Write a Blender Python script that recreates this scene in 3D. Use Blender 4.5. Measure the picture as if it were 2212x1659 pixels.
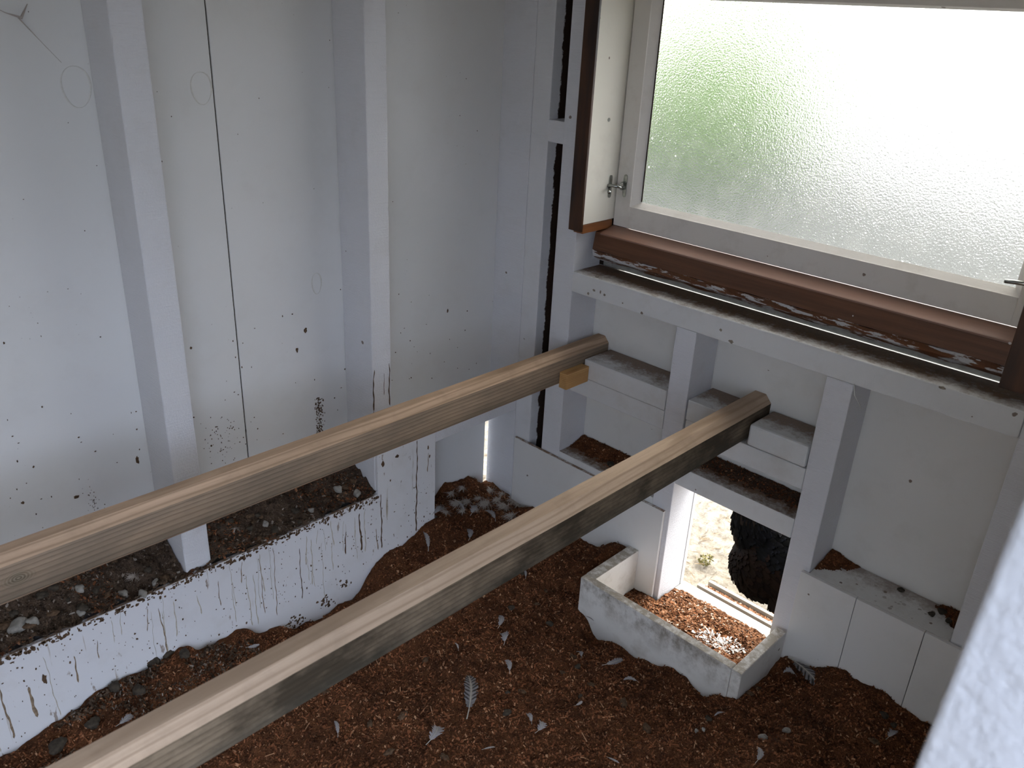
import bpy, bmesh, math, random
import numpy as np
from mathutils import Vector, Matrix, Euler
from mathutils.bvhtree import BVHTree

for o in list(bpy.data.objects): bpy.data.objects.remove(o)
sc = bpy.context.scene
COL = sc.collection
random.seed(7); RNG = np.random.default_rng(7)
ZO = 1.55                      # eye height above the ground outside

# ------------------------------------------------------------------ camera
R = np.array([[0.71211942,-0.32031167,0.62472904],
              [0.70045986,0.26414783,-0.66300974],
              [0.04734893,0.90973972,0.41247026]])
FPX = 1798.8
cam = bpy.data.cameras.new('camera'); camo = bpy.data.objects.new('camera', cam); COL.objects.link(camo)
M = Matrix(R.tolist()).to_4x4(); M.translation = Vector((0,0,ZO)); camo.matrix_world = M
cam.sensor_width = 36; cam.sensor_fit = 'HORIZONTAL'; cam.lens = FPX/2212*36; cam.clip_start = .02
cam.dof.use_dof = True; cam.dof.focus_distance = 1.75; cam.dof.aperture_fstop = 8.0
sc.camera = camo

# ------------------------------------------------------------------ sky, exposure
W = bpy.data.worlds.new('sky'); sc.world = W; W.use_nodes = True
nt = W.node_tree; nt.nodes.clear()
out = nt.nodes.new('ShaderNodeOutputWorld'); bg = nt.nodes.new('ShaderNodeBackground')
tc = nt.nodes.new('ShaderNodeTexCoord'); dp = nt.nodes.new('ShaderNodeVectorMath'); dp.operation = 'DOT_PRODUCT'; rp = nt.nodes.new('ShaderNodeValToRGB')
nt.links.new(tc.outputs['Generated'], dp.inputs[0]); dp.inputs[1].default_value = (-.15,.85,.5)     # brightest towards the veiled sun
nt.links.new(dp.outputs['Value'], rp.inputs[0])
rp.color_ramp.elements[0].position = 0.0; rp.color_ramp.elements[0].color = (.63,.73,.93,1)
rp.color_ramp.elements[1].position = 0.75; rp.color_ramp.elements[1].color = (1.0,.985,.95,1)
nt.links.new(rp.outputs[0], bg.inputs[0]); bg.inputs[1].default_value = 1.6
nt.links.new(bg.outputs[0], out.inputs[0])
sun = bpy.data.lights.new('hazy_sun','SUN'); sun.energy = 1.6; sun.angle = math.radians(25); sun.color = (1,.95,.87)
suno = bpy.data.objects.new('hazy_sun', sun); COL.objects.link(suno)
suno.rotation_euler = Euler((math.radians(-38), math.radians(10), 0))    # high, from beyond the window
sc.view_settings.view_transform = 'Standard'; sc.view_settings.look = 'None'
sc.view_settings.exposure = 1.8; sc.view_settings.gamma = 1.0
try: sc.view_settings.use_curve_mapping = False
except Exception: pass
sc.cycles.use_denoising = True
sc.cycles.max_bounces = 10; sc.cycles.diffuse_bounces = 5; sc.cycles.transmission_bounces = 8; sc.cycles.glossy_bounces = 4
sc.cycles.sample_clamp_indirect = 8

# ------------------------------------------------------------------ node helpers
class NT:
    def __init__(s, name, rough=.6, spec=.3):
        s.m = bpy.data.materials.new(name); s.m.use_nodes = True; s.t = s.m.node_tree
        s.b = s.t.nodes['Principled BSDF']; s.b.inputs['Roughness'].default_value = rough
        s.b.inputs['Specular IOR Level'].default_value = spec
        g = s.t.nodes.new('ShaderNodeNewGeometry'); s.pos = g.outputs['Position']; s.nor = g.outputs['Normal']; s.isl = g.outputs['Random Per Island']
        s.tn = g.outputs['True Normal']
        x = s.t.nodes.new('ShaderNodeSeparateXYZ'); s.l(s.pos, x.inputs[0]); s.X,s.Y,s.Z = x.outputs
        x = s.t.nodes.new('ShaderNodeSeparateXYZ'); s.l(s.tn, x.inputs[0]); s.NX,s.NY,s.NZ = x.outputs
    def l(s,a,b): s.t.links.new(a,b)
    def inp(s,node,i,v):
        if v is None: return
        if hasattr(v,'is_output') : s.l(v,node.inputs[i])
        else:
            node.inputs[i].default_value = v
    def math(s,op,a,b=None,c=None,clamp=False):
        n = s.t.nodes.new('ShaderNodeMath'); n.operation = op; n.use_clamp = clamp
        s.inp(n,0,a); s.inp(n,1,b); s.inp(n,2,c); return n.outputs[0]
    def scale(s,v,sc_):
        n = s.t.nodes.new('ShaderNodeMapping'); s.l(v,n.inputs[0]); n.inputs['Scale'].default_value = sc_; return n.outputs[0]
    def noise(s,v,scale=5,detail=4,rough=.5,dist=0,out=0):
        n = s.t.nodes.new('ShaderNodeTexNoise'); s.l(v,n.inputs['Vector']); n.inputs['Scale'].default_value = scale
        n.inputs['Detail'].default_value = detail; n.inputs['Roughness'].default_value = rough; n.inputs['Distortion'].default_value = dist
        return n.outputs[out]
    def voro(s,v,scale):
        n = s.t.nodes.new('ShaderNodeTexVoronoi'); s.l(v,n.inputs['Vector']); n.inputs['Scale'].default_value = scale
        return n.outputs['Distance'], n.outputs['Color']
    def ramp(s,f,stops):
        n = s.t.nodes.new('ShaderNodeValToRGB'); s.l(f,n.inputs[0]); cr = n.color_ramp
        while len(cr.elements) < len(stops): cr.elements.new(.5)
        for e,(p,c) in zip(cr.elements,stops): e.position = p; e.color = (*c,1) if len(c)==3 else c
        return n.outputs[0]
    def step(s,f,a,b):     # smooth 0..1 between a and b
        n = s.t.nodes.new('ShaderNodeMapRange'); n.clamp = True; s.inp(n,0,f); s.inp(n,1,a); s.inp(n,2,b); return n.outputs[0]
    def mix(s,f,a,b):
        n = s.t.nodes.new('ShaderNodeMix'); n.data_type = 'RGBA'; s.inp(n,0,f)
        for i,v in ((6,a),(7,b)):
            if hasattr(v,'is_output'): s.l(v,n.inputs[i])
            else: n.inputs[i].default_value = (*v,1)
        return n.outputs[2]
    def bump(s,h,strength=.3,dist=.002,prev=None):
        n = s.t.nodes.new('ShaderNodeBump'); s.l(h,n.inputs['Height']); n.inputs['Strength'].default_value = strength
        n.inputs['Distance'].default_value = dist
        if prev is not None: s.l(prev,n.inputs['Normal'])
        return n.outputs[0]
    def done(s,col,normal=None,rough=None):
        if hasattr(col,'is_output'): s.l(col,s.b.inputs['Base Color'])
        else: s.b.inputs['Base Color'].default_value = (*col,1)
        if normal is not None: s.l(normal,s.b.inputs['Normal'])
        if rough is not None: s.l(rough,s.b.inputs['Roughness'])
        return s.m

BROWN = (.13,.075,.04)
def white_paint(name, col=(.72,.72,.735), rough_sawn=0.0, specks=.5, ledge=0.0, streaks=0.0, zsaw=True, grime=.25, edge_raw=None, unpainted=None, big=1.0, topz=None, topcol=(.24,.15,.09), band=False):
    n = NT(name, .42, .35)
    big_n = n.noise(n.pos, 3.0, 3, .5)
    c = n.mix(n.step(big_n,.3,.8), col, tuple(x*f for x,f in zip(col,(.93,.925,.90))))
    # fly specks and spatters
    d,cc = n.voro(n.pos, 42)
    r = n.t.nodes.new('ShaderNodeSeparateXYZ'); n.l(cc,r.inputs[0])
    warp = n.noise(n.pos, 240, 2, .6)
    th = n.math('MULTIPLY', n.math('MAXIMUM', n.math('SUBTRACT', r.outputs[0], 1-.16*specks), 0.0), 1.3/(.16*max(specks,.01))*.16)
    th = n.math('MULTIPLY', th, n.math('ADD', warp, .45))
    m1 = n.step(n.math('SUBTRACT', th, d), 0.0, .02)
    d2,cc2 = n.voro(n.pos, 150)
    r2 = n.t.nodes.new('ShaderNodeSeparateXYZ'); n.l(cc2,r2.inputs[0])
    dens = n.step(n.noise(n.pos, 5, 2), .5, .72)
    th2 = n.math('MULTIPLY', n.math('MAXIMUM', n.math('SUBTRACT', r2.outputs[0], 1-.07*specks), 0.0), 5.0)
    m2 = n.math('MULTIPLY', n.step(n.math('SUBTRACT', th2, d2), 0.0, .05), dens)
    m = n.math('MAXIMUM', m1, m2)
    c = n.mix(n.math('MULTIPLY', m, .85), c, BROWN)
    if grime:
        g = n.math('MULTIPLY', n.step(n.noise(n.pos, 14, 6, .65), .52, .8), grime)
        c = n.mix(g, c, (.42,.37,.30))
    if streaks:
        v = n.scale(n.pos, (95,95,4.5)); s1 = n.noise(v, 1, 3, .5, .3)
        v2 = n.scale(n.pos, (30,30,12)); s2 = n.noise(v2, 1, 4, .6)
        f = n.math('MULTIPLY', n.step(s1,.66,.72), n.step(s2,.48,.6))
        c = n.mix(n.math('MULTIPLY', f, streaks), c, (.30,.24,.16))
        s3 = n.math('MULTIPLY', n.step(n.noise(n.scale(n.pos,(60,60,20)),1,4,.6),.66,.70), .8*streaks)
        c = n.mix(s3, c, (.2,.13,.08))
    if ledge:
        up = n.step(n.NZ,.6,.9)
        a = n.noise(n.pos, 26, 6, .7); b = n.noise(n.pos, 140, 3, .7)
        y = n.step(n.Y, 1.395, 1.49)
        f = n.math('ADD', n.math('MULTIPLY', y, .55), n.math('ADD', n.math('MULTIPLY', a, .75), n.math('MULTIPLY', b, .35)))
        f = n.math('MULTIPLY', n.math('MULTIPLY', n.step(f, 1.05-.42*ledge, 1.32-.42*ledge), up), min(1,.45+.5*ledge))
        c = n.mix(f, c, n.mix(b, (.07,.04,.022), (.27,.165,.10)))
    if topz is not None:      # bare ply edge
        up = n.step(n.NZ,.6,.9)
        f = n.math('MULTIPLY', up, n.step(n.noise(n.pos, 60, 4, .7), .35, .55))
        c = n.mix(f, c, topcol)
    if unpainted is not None: # paint stops raggedly beyond this depth
        yy = n.math('ADD', n.Y, n.math('MULTIPLY', n.math('SUBTRACT', n.noise(n.pos, 32, 5, .7), .5), .03))
        c = n.mix(n.step(yy, unpainted, unpainted+.003), c, (.035,.018,.012))
    if band:
        f = n.math('MULTIPLY', n.step(n.Z, ZO-1.215, ZO-1.155), n.step(n.noise(n.scale(n.pos,(1,1,.8)), 26, 6, .7), .42, .62))
        f = n.math('MULTIPLY', f, n.math('MULTIPLY', n.step(n.NY,-.5,-.8), .75)); c = n.mix(f, c, (.17,.13,.08))
    # relief
    if big < 1:
        nn = n.bump(n.math('ADD', n.noise(n.pos, 170, 3, .6), n.noise(n.scale(n.pos,(1,1,.4)), 60, 2)), .65, .003)
    elif rough_sawn:
        v = n.scale(n.pos, (22,22,420) if zsaw else (420,22,22))
        h = n.math('ADD', n.noise(v,1,3,.6), n.math('MULTIPLY', n.noise(n.pos, 330*big, 4, .65), .8))
        nn = n.bump(h, min(1,rough_sawn), .0016)
    else:
        h = n.noise(n.pos, 420, 2, .5)
        nn = n.bump(h, .10, .0008)
    n.b.inputs['Roughness'].default_value = .5 if rough_sawn else .36
    return n.done(c, nn)

M_smooth = white_paint('white_painted_sheet', (.76,.755,.745), specks=.5, grime=.10)
M_wall_end = white_paint('white_painted_cladding', (.74,.725,.695), specks=.4, grime=.22)
M_stud = white_paint('white_painted_rough_sawn', (.72,.72,.75), .75, .22, zsaw=True, grime=.16)
M_rail = white_paint('white_painted_rail', (.72,.72,.75), .55, .22, ledge=1.0, zsaw=False, grime=.18)
M_nog = white_paint('white_painted_block', (.70,.70,.70), .3, .4, ledge=.95, zsaw=False, grime=.35)
M_sillrail = white_paint('white_painted_dirty_rail', (.72,.72,.72), .4, .5, ledge=1.14, zsaw=False, grime=.3)
M_cleanrail = white_paint('white_painted_speckled_rail', (.73,.72,.70), .3, 2.2, ledge=.5, zsaw=False, grime=.6)
M_dirtyrail = white_paint('white_painted_filthy_rail', (.72,.72,.72), .4, .5, ledge=1.35, zsaw=False, grime=.3)
M_lining = white_paint('stained_lining_board', (.72,.72,.74), 0, .9, streaks=.9, grime=.22, topz=1)
M_panel = white_paint('white_lining_panel', (.75,.74,.725), 0, .3, grime=.12, topz=1)
M_panelr = white_paint('white_lining_panel_sound', (.75,.74,.725), 0, .5, grime=.15)
M_studA = white_paint('half_painted_stud', (.72,.72,.74), .6, .2, unpainted=1.427, grime=.2)
M_post = white_paint('white_painted_post', (.52,.52,.545), 1.0, 0.0, grime=.08, big=.42)
M_trough = white_paint('grubby_white_board', (.76,.74,.70), .2, .5, grime=.75, topz=1, topcol=(.40,.35,.28), band=True)
M_worn = white_paint('worn_white_sill', (.34,.325,.29), .1, .5, grime=.6)
M_sash = white_paint('old_white_gloss', (.74,.71,.67), .12, .5, grime=.45)
M_cream = white_paint('cream_gloss', (.82,.79,.70), .05, .35, grime=.25)
M_ceil = white_paint('white_ceiling', (.72,.72,.72), 0, .1, grime=.1)

def wood(name, cols, axis='y', sidecol=((.27,.21,.15),.6), side=None, side_amt=0, knot=None, rough=.7, ringscale=1.0):
    n = NT(name, rough, .25)
    s = {'y':(1,.055,1),'x':(.035,1,1),'z':(1,1,.035)}[axis]
    v = n.scale(n.pos, s)
    a = n.noise(v, 60, 5, .6); b = n.noise(v, 260, 4, .6)
    w = n.t.nodes.new('ShaderNodeTexWave'); w.wave_type = 'BANDS'; w.bands_direction = 'Z' if axis != 'z' else 'X'
    wv = n.scale(n.pos, {'y':(1,.10,1),'x':(.1,1,1),'z':(1,1,.1)}[axis]); n.l(wv, w.inputs[0])
    w.inputs['Scale'].default_value = 38*ringscale; w.inputs['Distortion'].default_value = 5.5; w.inputs['Detail'].default_value = 2; w.inputs['Detail Scale'].default_value = .5
    c = n.ramp(a, [(.3,cols[0]),(.7,cols[1])])
    c = n.mix(n.math('MULTIPLY', n.step(w.outputs['Fac'],.70,1.0), .6), c, cols[2])
    c = n.mix(n.math('MULTIPLY', n.step(b,.5,.75), .3), c, cols[2])
    bl = n.noise(n.pos, 13, 5, .65)
    c = n.mix(n.math('MULTIPLY', n.step(bl,.52,.75), .35), c, tuple(x*.6 for x in cols[0]))
    if side is not None:
        f = n.step(n.NX,.75,.95)
        c = n.mix(n.math('MULTIPLY', f, sidecol[1]), c, n.mix(n.math('MULTIPLY', n.step(w.outputs['Fac'],.66,.97),.6), sidecol[0], tuple(x*.45 for x in sidecol[0])))
        st = n.step(n.noise(n.scale(n.pos,(1,.45,1)), 17, 6, .65), .34, .58)
        c = n.mix(n.math('MULTIPLY', n.math('MULTIPLY', f, st), side_amt), c, side)
        low = n.math('MULTIPLY', f, n.step(n.Z, ZO-.745, ZO-.775))
        c = n.mix(n.math('MULTIPLY', low, .55*n_low), c, (.05,.05,.04)) if (n_low:=1) else c
    if knot is not None:
        dy = n.math('SUBTRACT', n.Y, knot[0]); dz = n.math('MULTIPLY', n.math('SUBTRACT', n.Z, knot[1]), 1.6)
        d = n.math('SQRT', n.math('ADD', n.math('MULTIPLY',dy,dy), n.math('MULTIPLY',dz,dz)))
        k = n.math('MULTIPLY', n.step(d,.024,.006), .8)
        c = n.mix(k, c, n.mix(n.step(n.math('SINE', n.math('MULTIPLY', d, 1400)),-.5,1), (.10,.08,.05), (.26,.22,.16)))
    h = n.math('ADD', b, n.math('MULTIPLY', w.outputs['Fac'], .6))
    return n.done(c, n.bump(h, .45, .0012))
n_low = 1
M_perch1 = wood('weathered_pine', [(.42,.29,.19),(.63,.44,.30),(.27,.175,.105)], 'y', side=(.09,.085,.07), side_amt=.35, knot=(.211, ZO-.739))
M_perch2 = wood('weathered_grey_pine', [(.43,.31,.215),(.58,.435,.315),(.32,.22,.145)], 'y', sidecol=((.19,.145,.095),.85), side=(.042,.031,.019), side_amt=.93)
M_yellow = wood('fresh_yellow_pine', [(.50,.29,.11),(.66,.40,.17),(.36,.17,.06)], 'y', ringscale=2)
def stained(name, paint=0.0, pale=0.0, orange=False, axis='x'):
    n = NT(name, .38, .4)
    v = n.scale(n.pos, {'x':(.05,1,1),'z':(1,1,.05),'y':(1,.05,1)}[axis])
    a = n.noise(v, 70, 5, .6)
    lo,hi = ((.075,.030,.014),(.19,.078,.036)) if not orange else ((.12,.045,.016),(.30,.11,.035))
    c = n.ramp(a, [(.3,lo),(.75,hi)])
    if axis == 'z':
        c = n.mix(n.step(n.noise(n.scale(n.pos,(2,2,.35)),12,3),.4,.65), (.022,.010,.006), (.10,.038,.014))
    if pale: c = n.mix(pale, c, (.36,.22,.17))
    if paint:
        p = n.noise(n.scale(n.pos,(.28,1,1.3)), 75, 5, .65)
        c = n.mix(n.step(p, .60-.1*paint, .62-.1*paint), c, (.55,.55,.56))
    d,cc = n.voro(n.pos, 60); r = n.t.nodes.new('ShaderNodeSeparateXYZ'); n.l(cc,r.inputs[0])
    c = n.mix(n.step(n.math('SUBTRACT', n.math('MULTIPLY', n.math('MAXIMUM', n.math('SUBTRACT', r.outputs[0], .965),0.0), 5.0), d),0,.02), c, (.6,.57,.55))
    return n.done(c, n.bump(a,.25,.001))
M_brown = stained('red_brown_stain'); M_brown_edge = stained('dark_stain_smeared_with_paint', paint=.75)
M_brown_top = stained('pale_worn_stain', pale=.55); M_jambedge = stained('dark_bare_timber', axis='z'); M_orange = stained('orange_primer', orange=True, axis='y')

def plain(name, col, rough=.5, metal=0, nz=None, var=.2, spec=.3):
    n = NT(name, rough, spec); n.b.inputs['Metallic'].default_value = metal
    a = n.noise(n.pos, nz or 60, 4, .6)
    c = n.mix(n.step(a,.3,.75), tuple(x*(1-var) for x in col), tuple(min(1,x*(1+var)) for x in col))
    return n.done(c, n.bump(a,.15,.0008))
M_metal = plain('tarnished_chrome', (.42,.43,.40), .24, 1.0, 200, .25)
M_dark = plain('bare_dark_timber', (.03,.018,.012), .8, 0, 40, .5)
M_floor = plain('floor_boards', (.2,.13,.08), .8)
M_tin = plain('tin_flashing', (.5,.5,.46), .45, .6)

def litter_mat(name, c0, c1, c2, dark=(.016,.009,.006), chip=False, sc_=1.0):
    n = NT(name, .85, .12)
    a = n.noise(n.pos, 380*sc_, 3, .65); b = n.noise(n.pos, 45, 4, .6); g = n.noise(n.pos, 9, 4, .6)
    f = n.isl if chip else n.step(a,.3,.7)
    c = n.ramp(f, [(0.0,c0),(.55,c1),(.86,c1),(.97,c2)])
    c = n.mix(n.math('MULTIPLY', n.step(b,.42,.72), .55), c, dark)
    c = n.mix(n.math('MULTIPLY', n.step(g,.48,.7), .5), c, tuple(x*.45 for x in c0))
    nn = None
    if not chip: nn = n.bump(n.math('ADD', a, b), .9, .006)
    return n.done(c, nn)
M_litter = litter_mat('brown_wood_shavings', (.05,.020,.009), (.17,.068,.028), (.32,.16,.08))
M_chip = litter_mat('loose_shaving_flakes', (.065,.024,.011), (.30,.115,.050), (.56,.32,.18), chip=True)
M_drop = litter_mat('old_droppings', (.035,.022,.014), (.12,.08,.055), (.32,.27,.22), dark=(.015,.010,.007))
M_dropchip = litter_mat('droppings_crumbs', (.03,.02,.012), (.13,.085,.055), (.38,.33,.28), chip=True)
M_smear = plain('dried_brown_dropping', (.105,.062,.034), .85, 0, 200, .5)
M_greyd = plain('pale_grey_dropping', (.27,.25,.22), .85, 0, 130, .3)
M_darkd = plain('dark_dropping_lump', (.055,.043,.030), .85, 0, 130, .5)

# ------------------------------------------------------------------ object helpers
def Z(z): return z + ZO
def tag(o, label=None, cat=None, group=None, kind=None):
    if label: o['label'] = label
    if cat: o['category'] = cat
    if group: o['group'] = group
    if kind: o['kind'] = kind
    return o
def aloc(o):
    v = o.location.copy()
    while o.parent: o = o.parent; v = v + o.location
    return v
def mkobj(name, verts, faces, mat, parent=None, smooth=False, origin=None):
    v = np.array(verts, dtype=float)
    if origin is None: origin = np.array([(v[:,0].min()+v[:,0].max())/2, (v[:,1].min()+v[:,1].max())/2, v[:,2].min()])
    origin = np.array(origin, dtype=float)
    me = bpy.data.meshes.new(name); me.from_pydata((v-origin).tolist(), [], faces); me.update()
    if mat: me.materials.append(mat)
    if smooth:
        me.polygons.foreach_set('use_smooth', [True]*len(me.polygons))
    o = bpy.data.objects.new(name, me); COL.objects.link(o)
    if parent: o.parent = parent; o.location = Vector(origin) - aloc(parent)
    else: o.location = Vector(origin)
    return o
def empty(name, loc):
    o = bpy.data.objects.new(name, None); COL.objects.link(o); o.location = Vector(loc); o.empty_display_size = .05; return o
def from_bm(name, bm, mat, parent=None, smooth=False, origin=None):
    bm.verts.ensure_lookup_table()
    for i,v in enumerate(bm.verts): v.index = i
    vs = [tuple(v.co) for v in bm.verts]; fs = [[v.index for v in f.verts] for f in bm.faces]; bm.free()
    return mkobj(name, vs, fs, mat, parent, smooth, origin)
def boxes_bm(bl, bev=.0015, jig=0.0):
    bm = bmesh.new()
    for (x0,x1,y0,y1,z0,z1) in bl:
        r = bmesh.ops.create_cube(bm, size=1)
        for v in r['verts']:
            v.co = Vector((x0 if v.co.x<0 else x1, y0 if v.co.y<0 else y1, Z(z0 if v.co.z<0 else z1)))
            if jig: v.co += Vector((random.uniform(-jig,jig),random.uniform(-jig,jig),random.uniform(-jig,jig)))
    if bev: bmesh.ops.bevel(bm, geom=list(bm.edges), offset=bev, segments=2, affect='EDGES', profile=.5)
    return bm
def box(name, b, mat, parent=None, bev=.0015, jig=0.0):
    return from_bm(name, boxes_bm(b if isinstance(b,list) else [b], bev, jig), mat, parent)
def tube_bm(pts, rad, seg=8):
    bm = bmesh.new(); rings = []
    n = len(pts)
    for i,p in enumerate(pts):
        p = Vector(p); a = Vector(pts[max(0,i-1)]); b = Vector(pts[min(n-1,i+1)]); d = (b-a).normalized()
        u = d.cross(Vector((0,0,1)));
        if u.length < .01: u = d.cross(Vector((1,0,0)))
        u.normalize(); w = d.cross(u); r = rad[i] if hasattr(rad,'__len__') else rad
        rings.append([bm.verts.new(p+u*math.cos(t)*r+w*math.sin(t)*r) for t in [2*math.pi*k/seg for k in range(seg)]])
    for i in range(n-1):
        for k in range(seg): bm.faces.new((rings[i][k],rings[i][(k+1)%seg],rings[i+1][(k+1)%seg],rings[i+1][k]))
    bm.faces.new(rings[0][::-1]); bm.faces.new(rings[-1])
    return bm
def ray(px,py):
    d = np.array([(px-1106)/FPX, -(py-829.5)/FPX, -1.0]); return R @ d
def on_z(px,py,z):
    d = ray(px,py); return d*(z/d[2])
def vnoise(x,y,f,seed=0):
    """smooth value noise, vectorised"""
    x = np.asarray(x)*f+seed*17.3; y = np.asarray(y)*f+seed*9.1
    xi = np.floor(x).astype(int); yi = np.floor(y).astype(int); xf = x-xi; yf = y-yi
    u = xf*xf*(3-2*xf); v = yf*yf*(3-2*yf)
    def h(a,b):
        k = (a*374761393 + b*668265263 + seed*1442695) & 0x7fffffff; k = ((k ^ (k>>13))*1274126177) & 0x7fffffff
        return ((k ^ (k>>16)) & 0xffff)/65535.0
    return (h(xi,yi)*(1-u)+h(xi+1,yi)*u)*(1-v)+(h(xi,yi+1)*(1-u)+h(xi+1,yi+1)*u)*v

# ------------------------------------------------------------------ the shell
XF, XB = -1.302, -1.400        # stud fronts / cladding of the side wall
YF, YB = 1.400, 1.495          # stud fronts / cladding of the window wall
S = lambda o: tag(o, kind='structure')
S(box('wall_left', [(XB-.012,XB,-.62,.7110,-1.5,.62),(XB-.012,XB,.7137,1.390,-1.5,-.94),(XB-.012,XB,.7137,1.405,-.94,.62)], M_smooth, bev=.0008))
S(box('trim_1',[(XB-.03,XB-.013,.68,.75,-1.5,.62),(XB-.0129,XB-.003,.7111,.7136,-1.5,.62)], M_dark, bev=0))
S(box('wall_far', [(-1.2,-.815,YB,YB+.012,-1.5,-.537),(-.815,-.54,YB,YB+.012,-.932,-.537),(-.815,-.54,YB,YB+.012,-1.5,-1.262),
     (-.54,.06,YB,YB+.012,-1.5,-.537),(-.25,.06,YB,YB+.012,-.52,.62),(-1.2,-.25,YB,YB+.012,.10,.62)], M_wall_end, bev=.0006))
S(box('wall_far_corner', [(-1.43,-1.1,YB+.0125,YB+.03,-1.5,.62)], M_dark, bev=0)).name = 'wall_corner'
S(box('wall_right', [(.055,.067,.402,1.52,-1.5,.62),(-.05,.057,-.62,.35,.07,.62),(-.05,.057,-.62,-.56,-1.5,.07),(-.05,.057,-.56,.35,-1.5,-1.25)], M_smooth, bev=.0008))
S(box('wall_near', (-1.42,.06,-.634,-.62,-1.5,.62), M_smooth, bev=.0008))
S(box('ceiling', (-1.44,.08,-.65,1.54,.62,.64), M_ceil, bev=.0008))
S(box('floor', (-1.40,.06,-.62,1.51,-1.36,-1.335), M_floor, bev=.0008))

# ------------------------------------------------------------------ framing
def stud(x0,x1,y0,y1,z0,z1,label,mat=None):
    o = box('timber_stud', (x0,x1,y0,y1,z0,z1), mat or M_stud, bev=.002); tag(o,label,'stud'); return o
TOP = .618
stud(XB+.0005,XF,.516,.566,-1.33,TOP,'near rough-sawn white stud on the side wall, left of the vertical sheet joint')
stud(XB+.0005,XF,.955,1.004,-1.33,TOP,'second rough-sawn white stud on the side wall, with brown drips on its lower face')
stud(XB+.0005,XF-.0005,YF,1.45,-1.33,TOP,'wide pale stud face filling the corner between side wall and window wall')
stud(XF+.0005,-1.25,YF,1.494,-1.33,TOP,'corner stud whose right side is painted only part way back', M_studA)
stud(-1.207,-1.149,YF,1.494,-1.33,TOP,'white stud directly left of the window, running down past the far perch end')
stud(-.865,-.816,YF,1.494,-1.33,-.5805,'short white stud under the window between the two perch ends')
stud(-.540,-.489,YF,1.494,-1.33,-.5805,'white stud under the window, right of the hen doorway')
stud(-.2235,-.165,YF+.002,1.494,-1.33,TOP,'rough white stud at the right end of the window wall, beside the blurred post')

o = box('window_rail', (-1.1485,-.224,YF-.0015,1.494,-.580,-.533), M_sillrail, bev=.002); tag(o,'long white horizontal rail under the brown window sill, dirt along its top','rail')
def nog(b,label,mat=M_nog,bev=.002):
    o = box('nogging', b, mat, bev=bev); tag(o,label,'timber block'); return o
nog((-1.093,-.8665,YF-.001,1.494,-.7745,-.728),'upper white block on the left of the short stud, right beside the far perch end')
nog((-1.1485,-.8665,YF+.0005,1.494,-.8205,-.7755),'lower white block under the far perch end, stained grey at its left')
nog((-.812,-.742,YF-.001,1.494,-.7745,-.728),'upper white block just left of the near perch end')
nog((-.668,-.5430,YF-.001,1.494,-.7745,-.728),'upper white block just right of the near perch end, dusty top',bev=.005)
nog((-.812,-.5405,YF+.0005,1.494,-.8205,-.7755),'lower white block carrying the near perch end')
o = box('door_header', (-.8155,-.5405,YF-.0005,1.494,-.933,-.888), M_dirtyrail, bev=.002); tag(o,'white header rail over the hen doorway with dark dirt on its ledge','rail')
nog((-1.1485,-.8655,YF,1.494,-1.04,-.992),'white bottom rail left of the hen doorway, heaped with brown litter',M_dirtyrail)
nog((-.4885,-.2240,YF,1.494,-1.03,-.986),'white bottom rail right of the hen doorway, litter in its left corner',M_cleanrail)
nog((-1.2515,-1.2055,YF+.0005,1.45,-.265,-.218),'small white block bridging the dark gap left of the window',M_stud)
o = nog((XB,XF,1.0045,1.40,-.937,-.889),'white block at the top of the corner recess, mostly behind the far perch',M_rail)
# lining boards
bm = bmesh.new()
prof = [(-.55,-1.33),(1.123,-1.33),(1.123,-.889),(.956,-.889),(.956,-1.003),(-.55,-1.003)]
va = [bm.verts.new((XF+.0005,y,Z(z))) for y,z in prof]; vb = [bm.verts.new((XF+.010,y,Z(z))) for y,z in prof]
bm.faces.new(va); bm.faces.new(vb[::-1])
for i in range(6): bm.faces.new((va[i],vb[i],vb[(i+1)%6],va[(i+1)%6]))
bmesh.ops.recalc_face_normals(bm, faces=list(bm.faces)); bmesh.ops.bevel(bm, geom=list(bm.edges), offset=.001, segments=1, affect='EDGES')
lining = from_bm('lining_board', bm, M_lining); tag(lining,'long white side wall board streaked with brown runs, stepped up at the second stud','board')
o = box('lining_board', (-1.2915,-.8265,YF-.010,YF-.0010,-1.33,-1.008), M_panel, bev=.001); tag(o,'white panel on the window wall between the corner recess and the hen doorway','board')
for k,(a,b_,lab) in enumerate([(-.5015,-.3897,'nearest the hen doorway'),(-.3885,-.2635,'between two fine vertical joints'),(-.2623,-.1700,'farthest right, running behind the blurred post')]):
    o = box('lining_board', (a,b_,YF-.010,YF-.0010,-1.33,-.986), M_panelr, bev=.0007); tag(o,'low white panel right of the hen doorway, '+lab,'board')

# foreground post
b = boxes_bm([(-.053,.044,.350,.400,-1.33,TOP)], .003)
for v in b.verts: v.co.x += .035*(v.co.z-Z(-.322))
o = from_bm('door_post', b, M_post); tag(o,'blurred bright white post at the right edge, closest to the camera','post')

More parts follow.
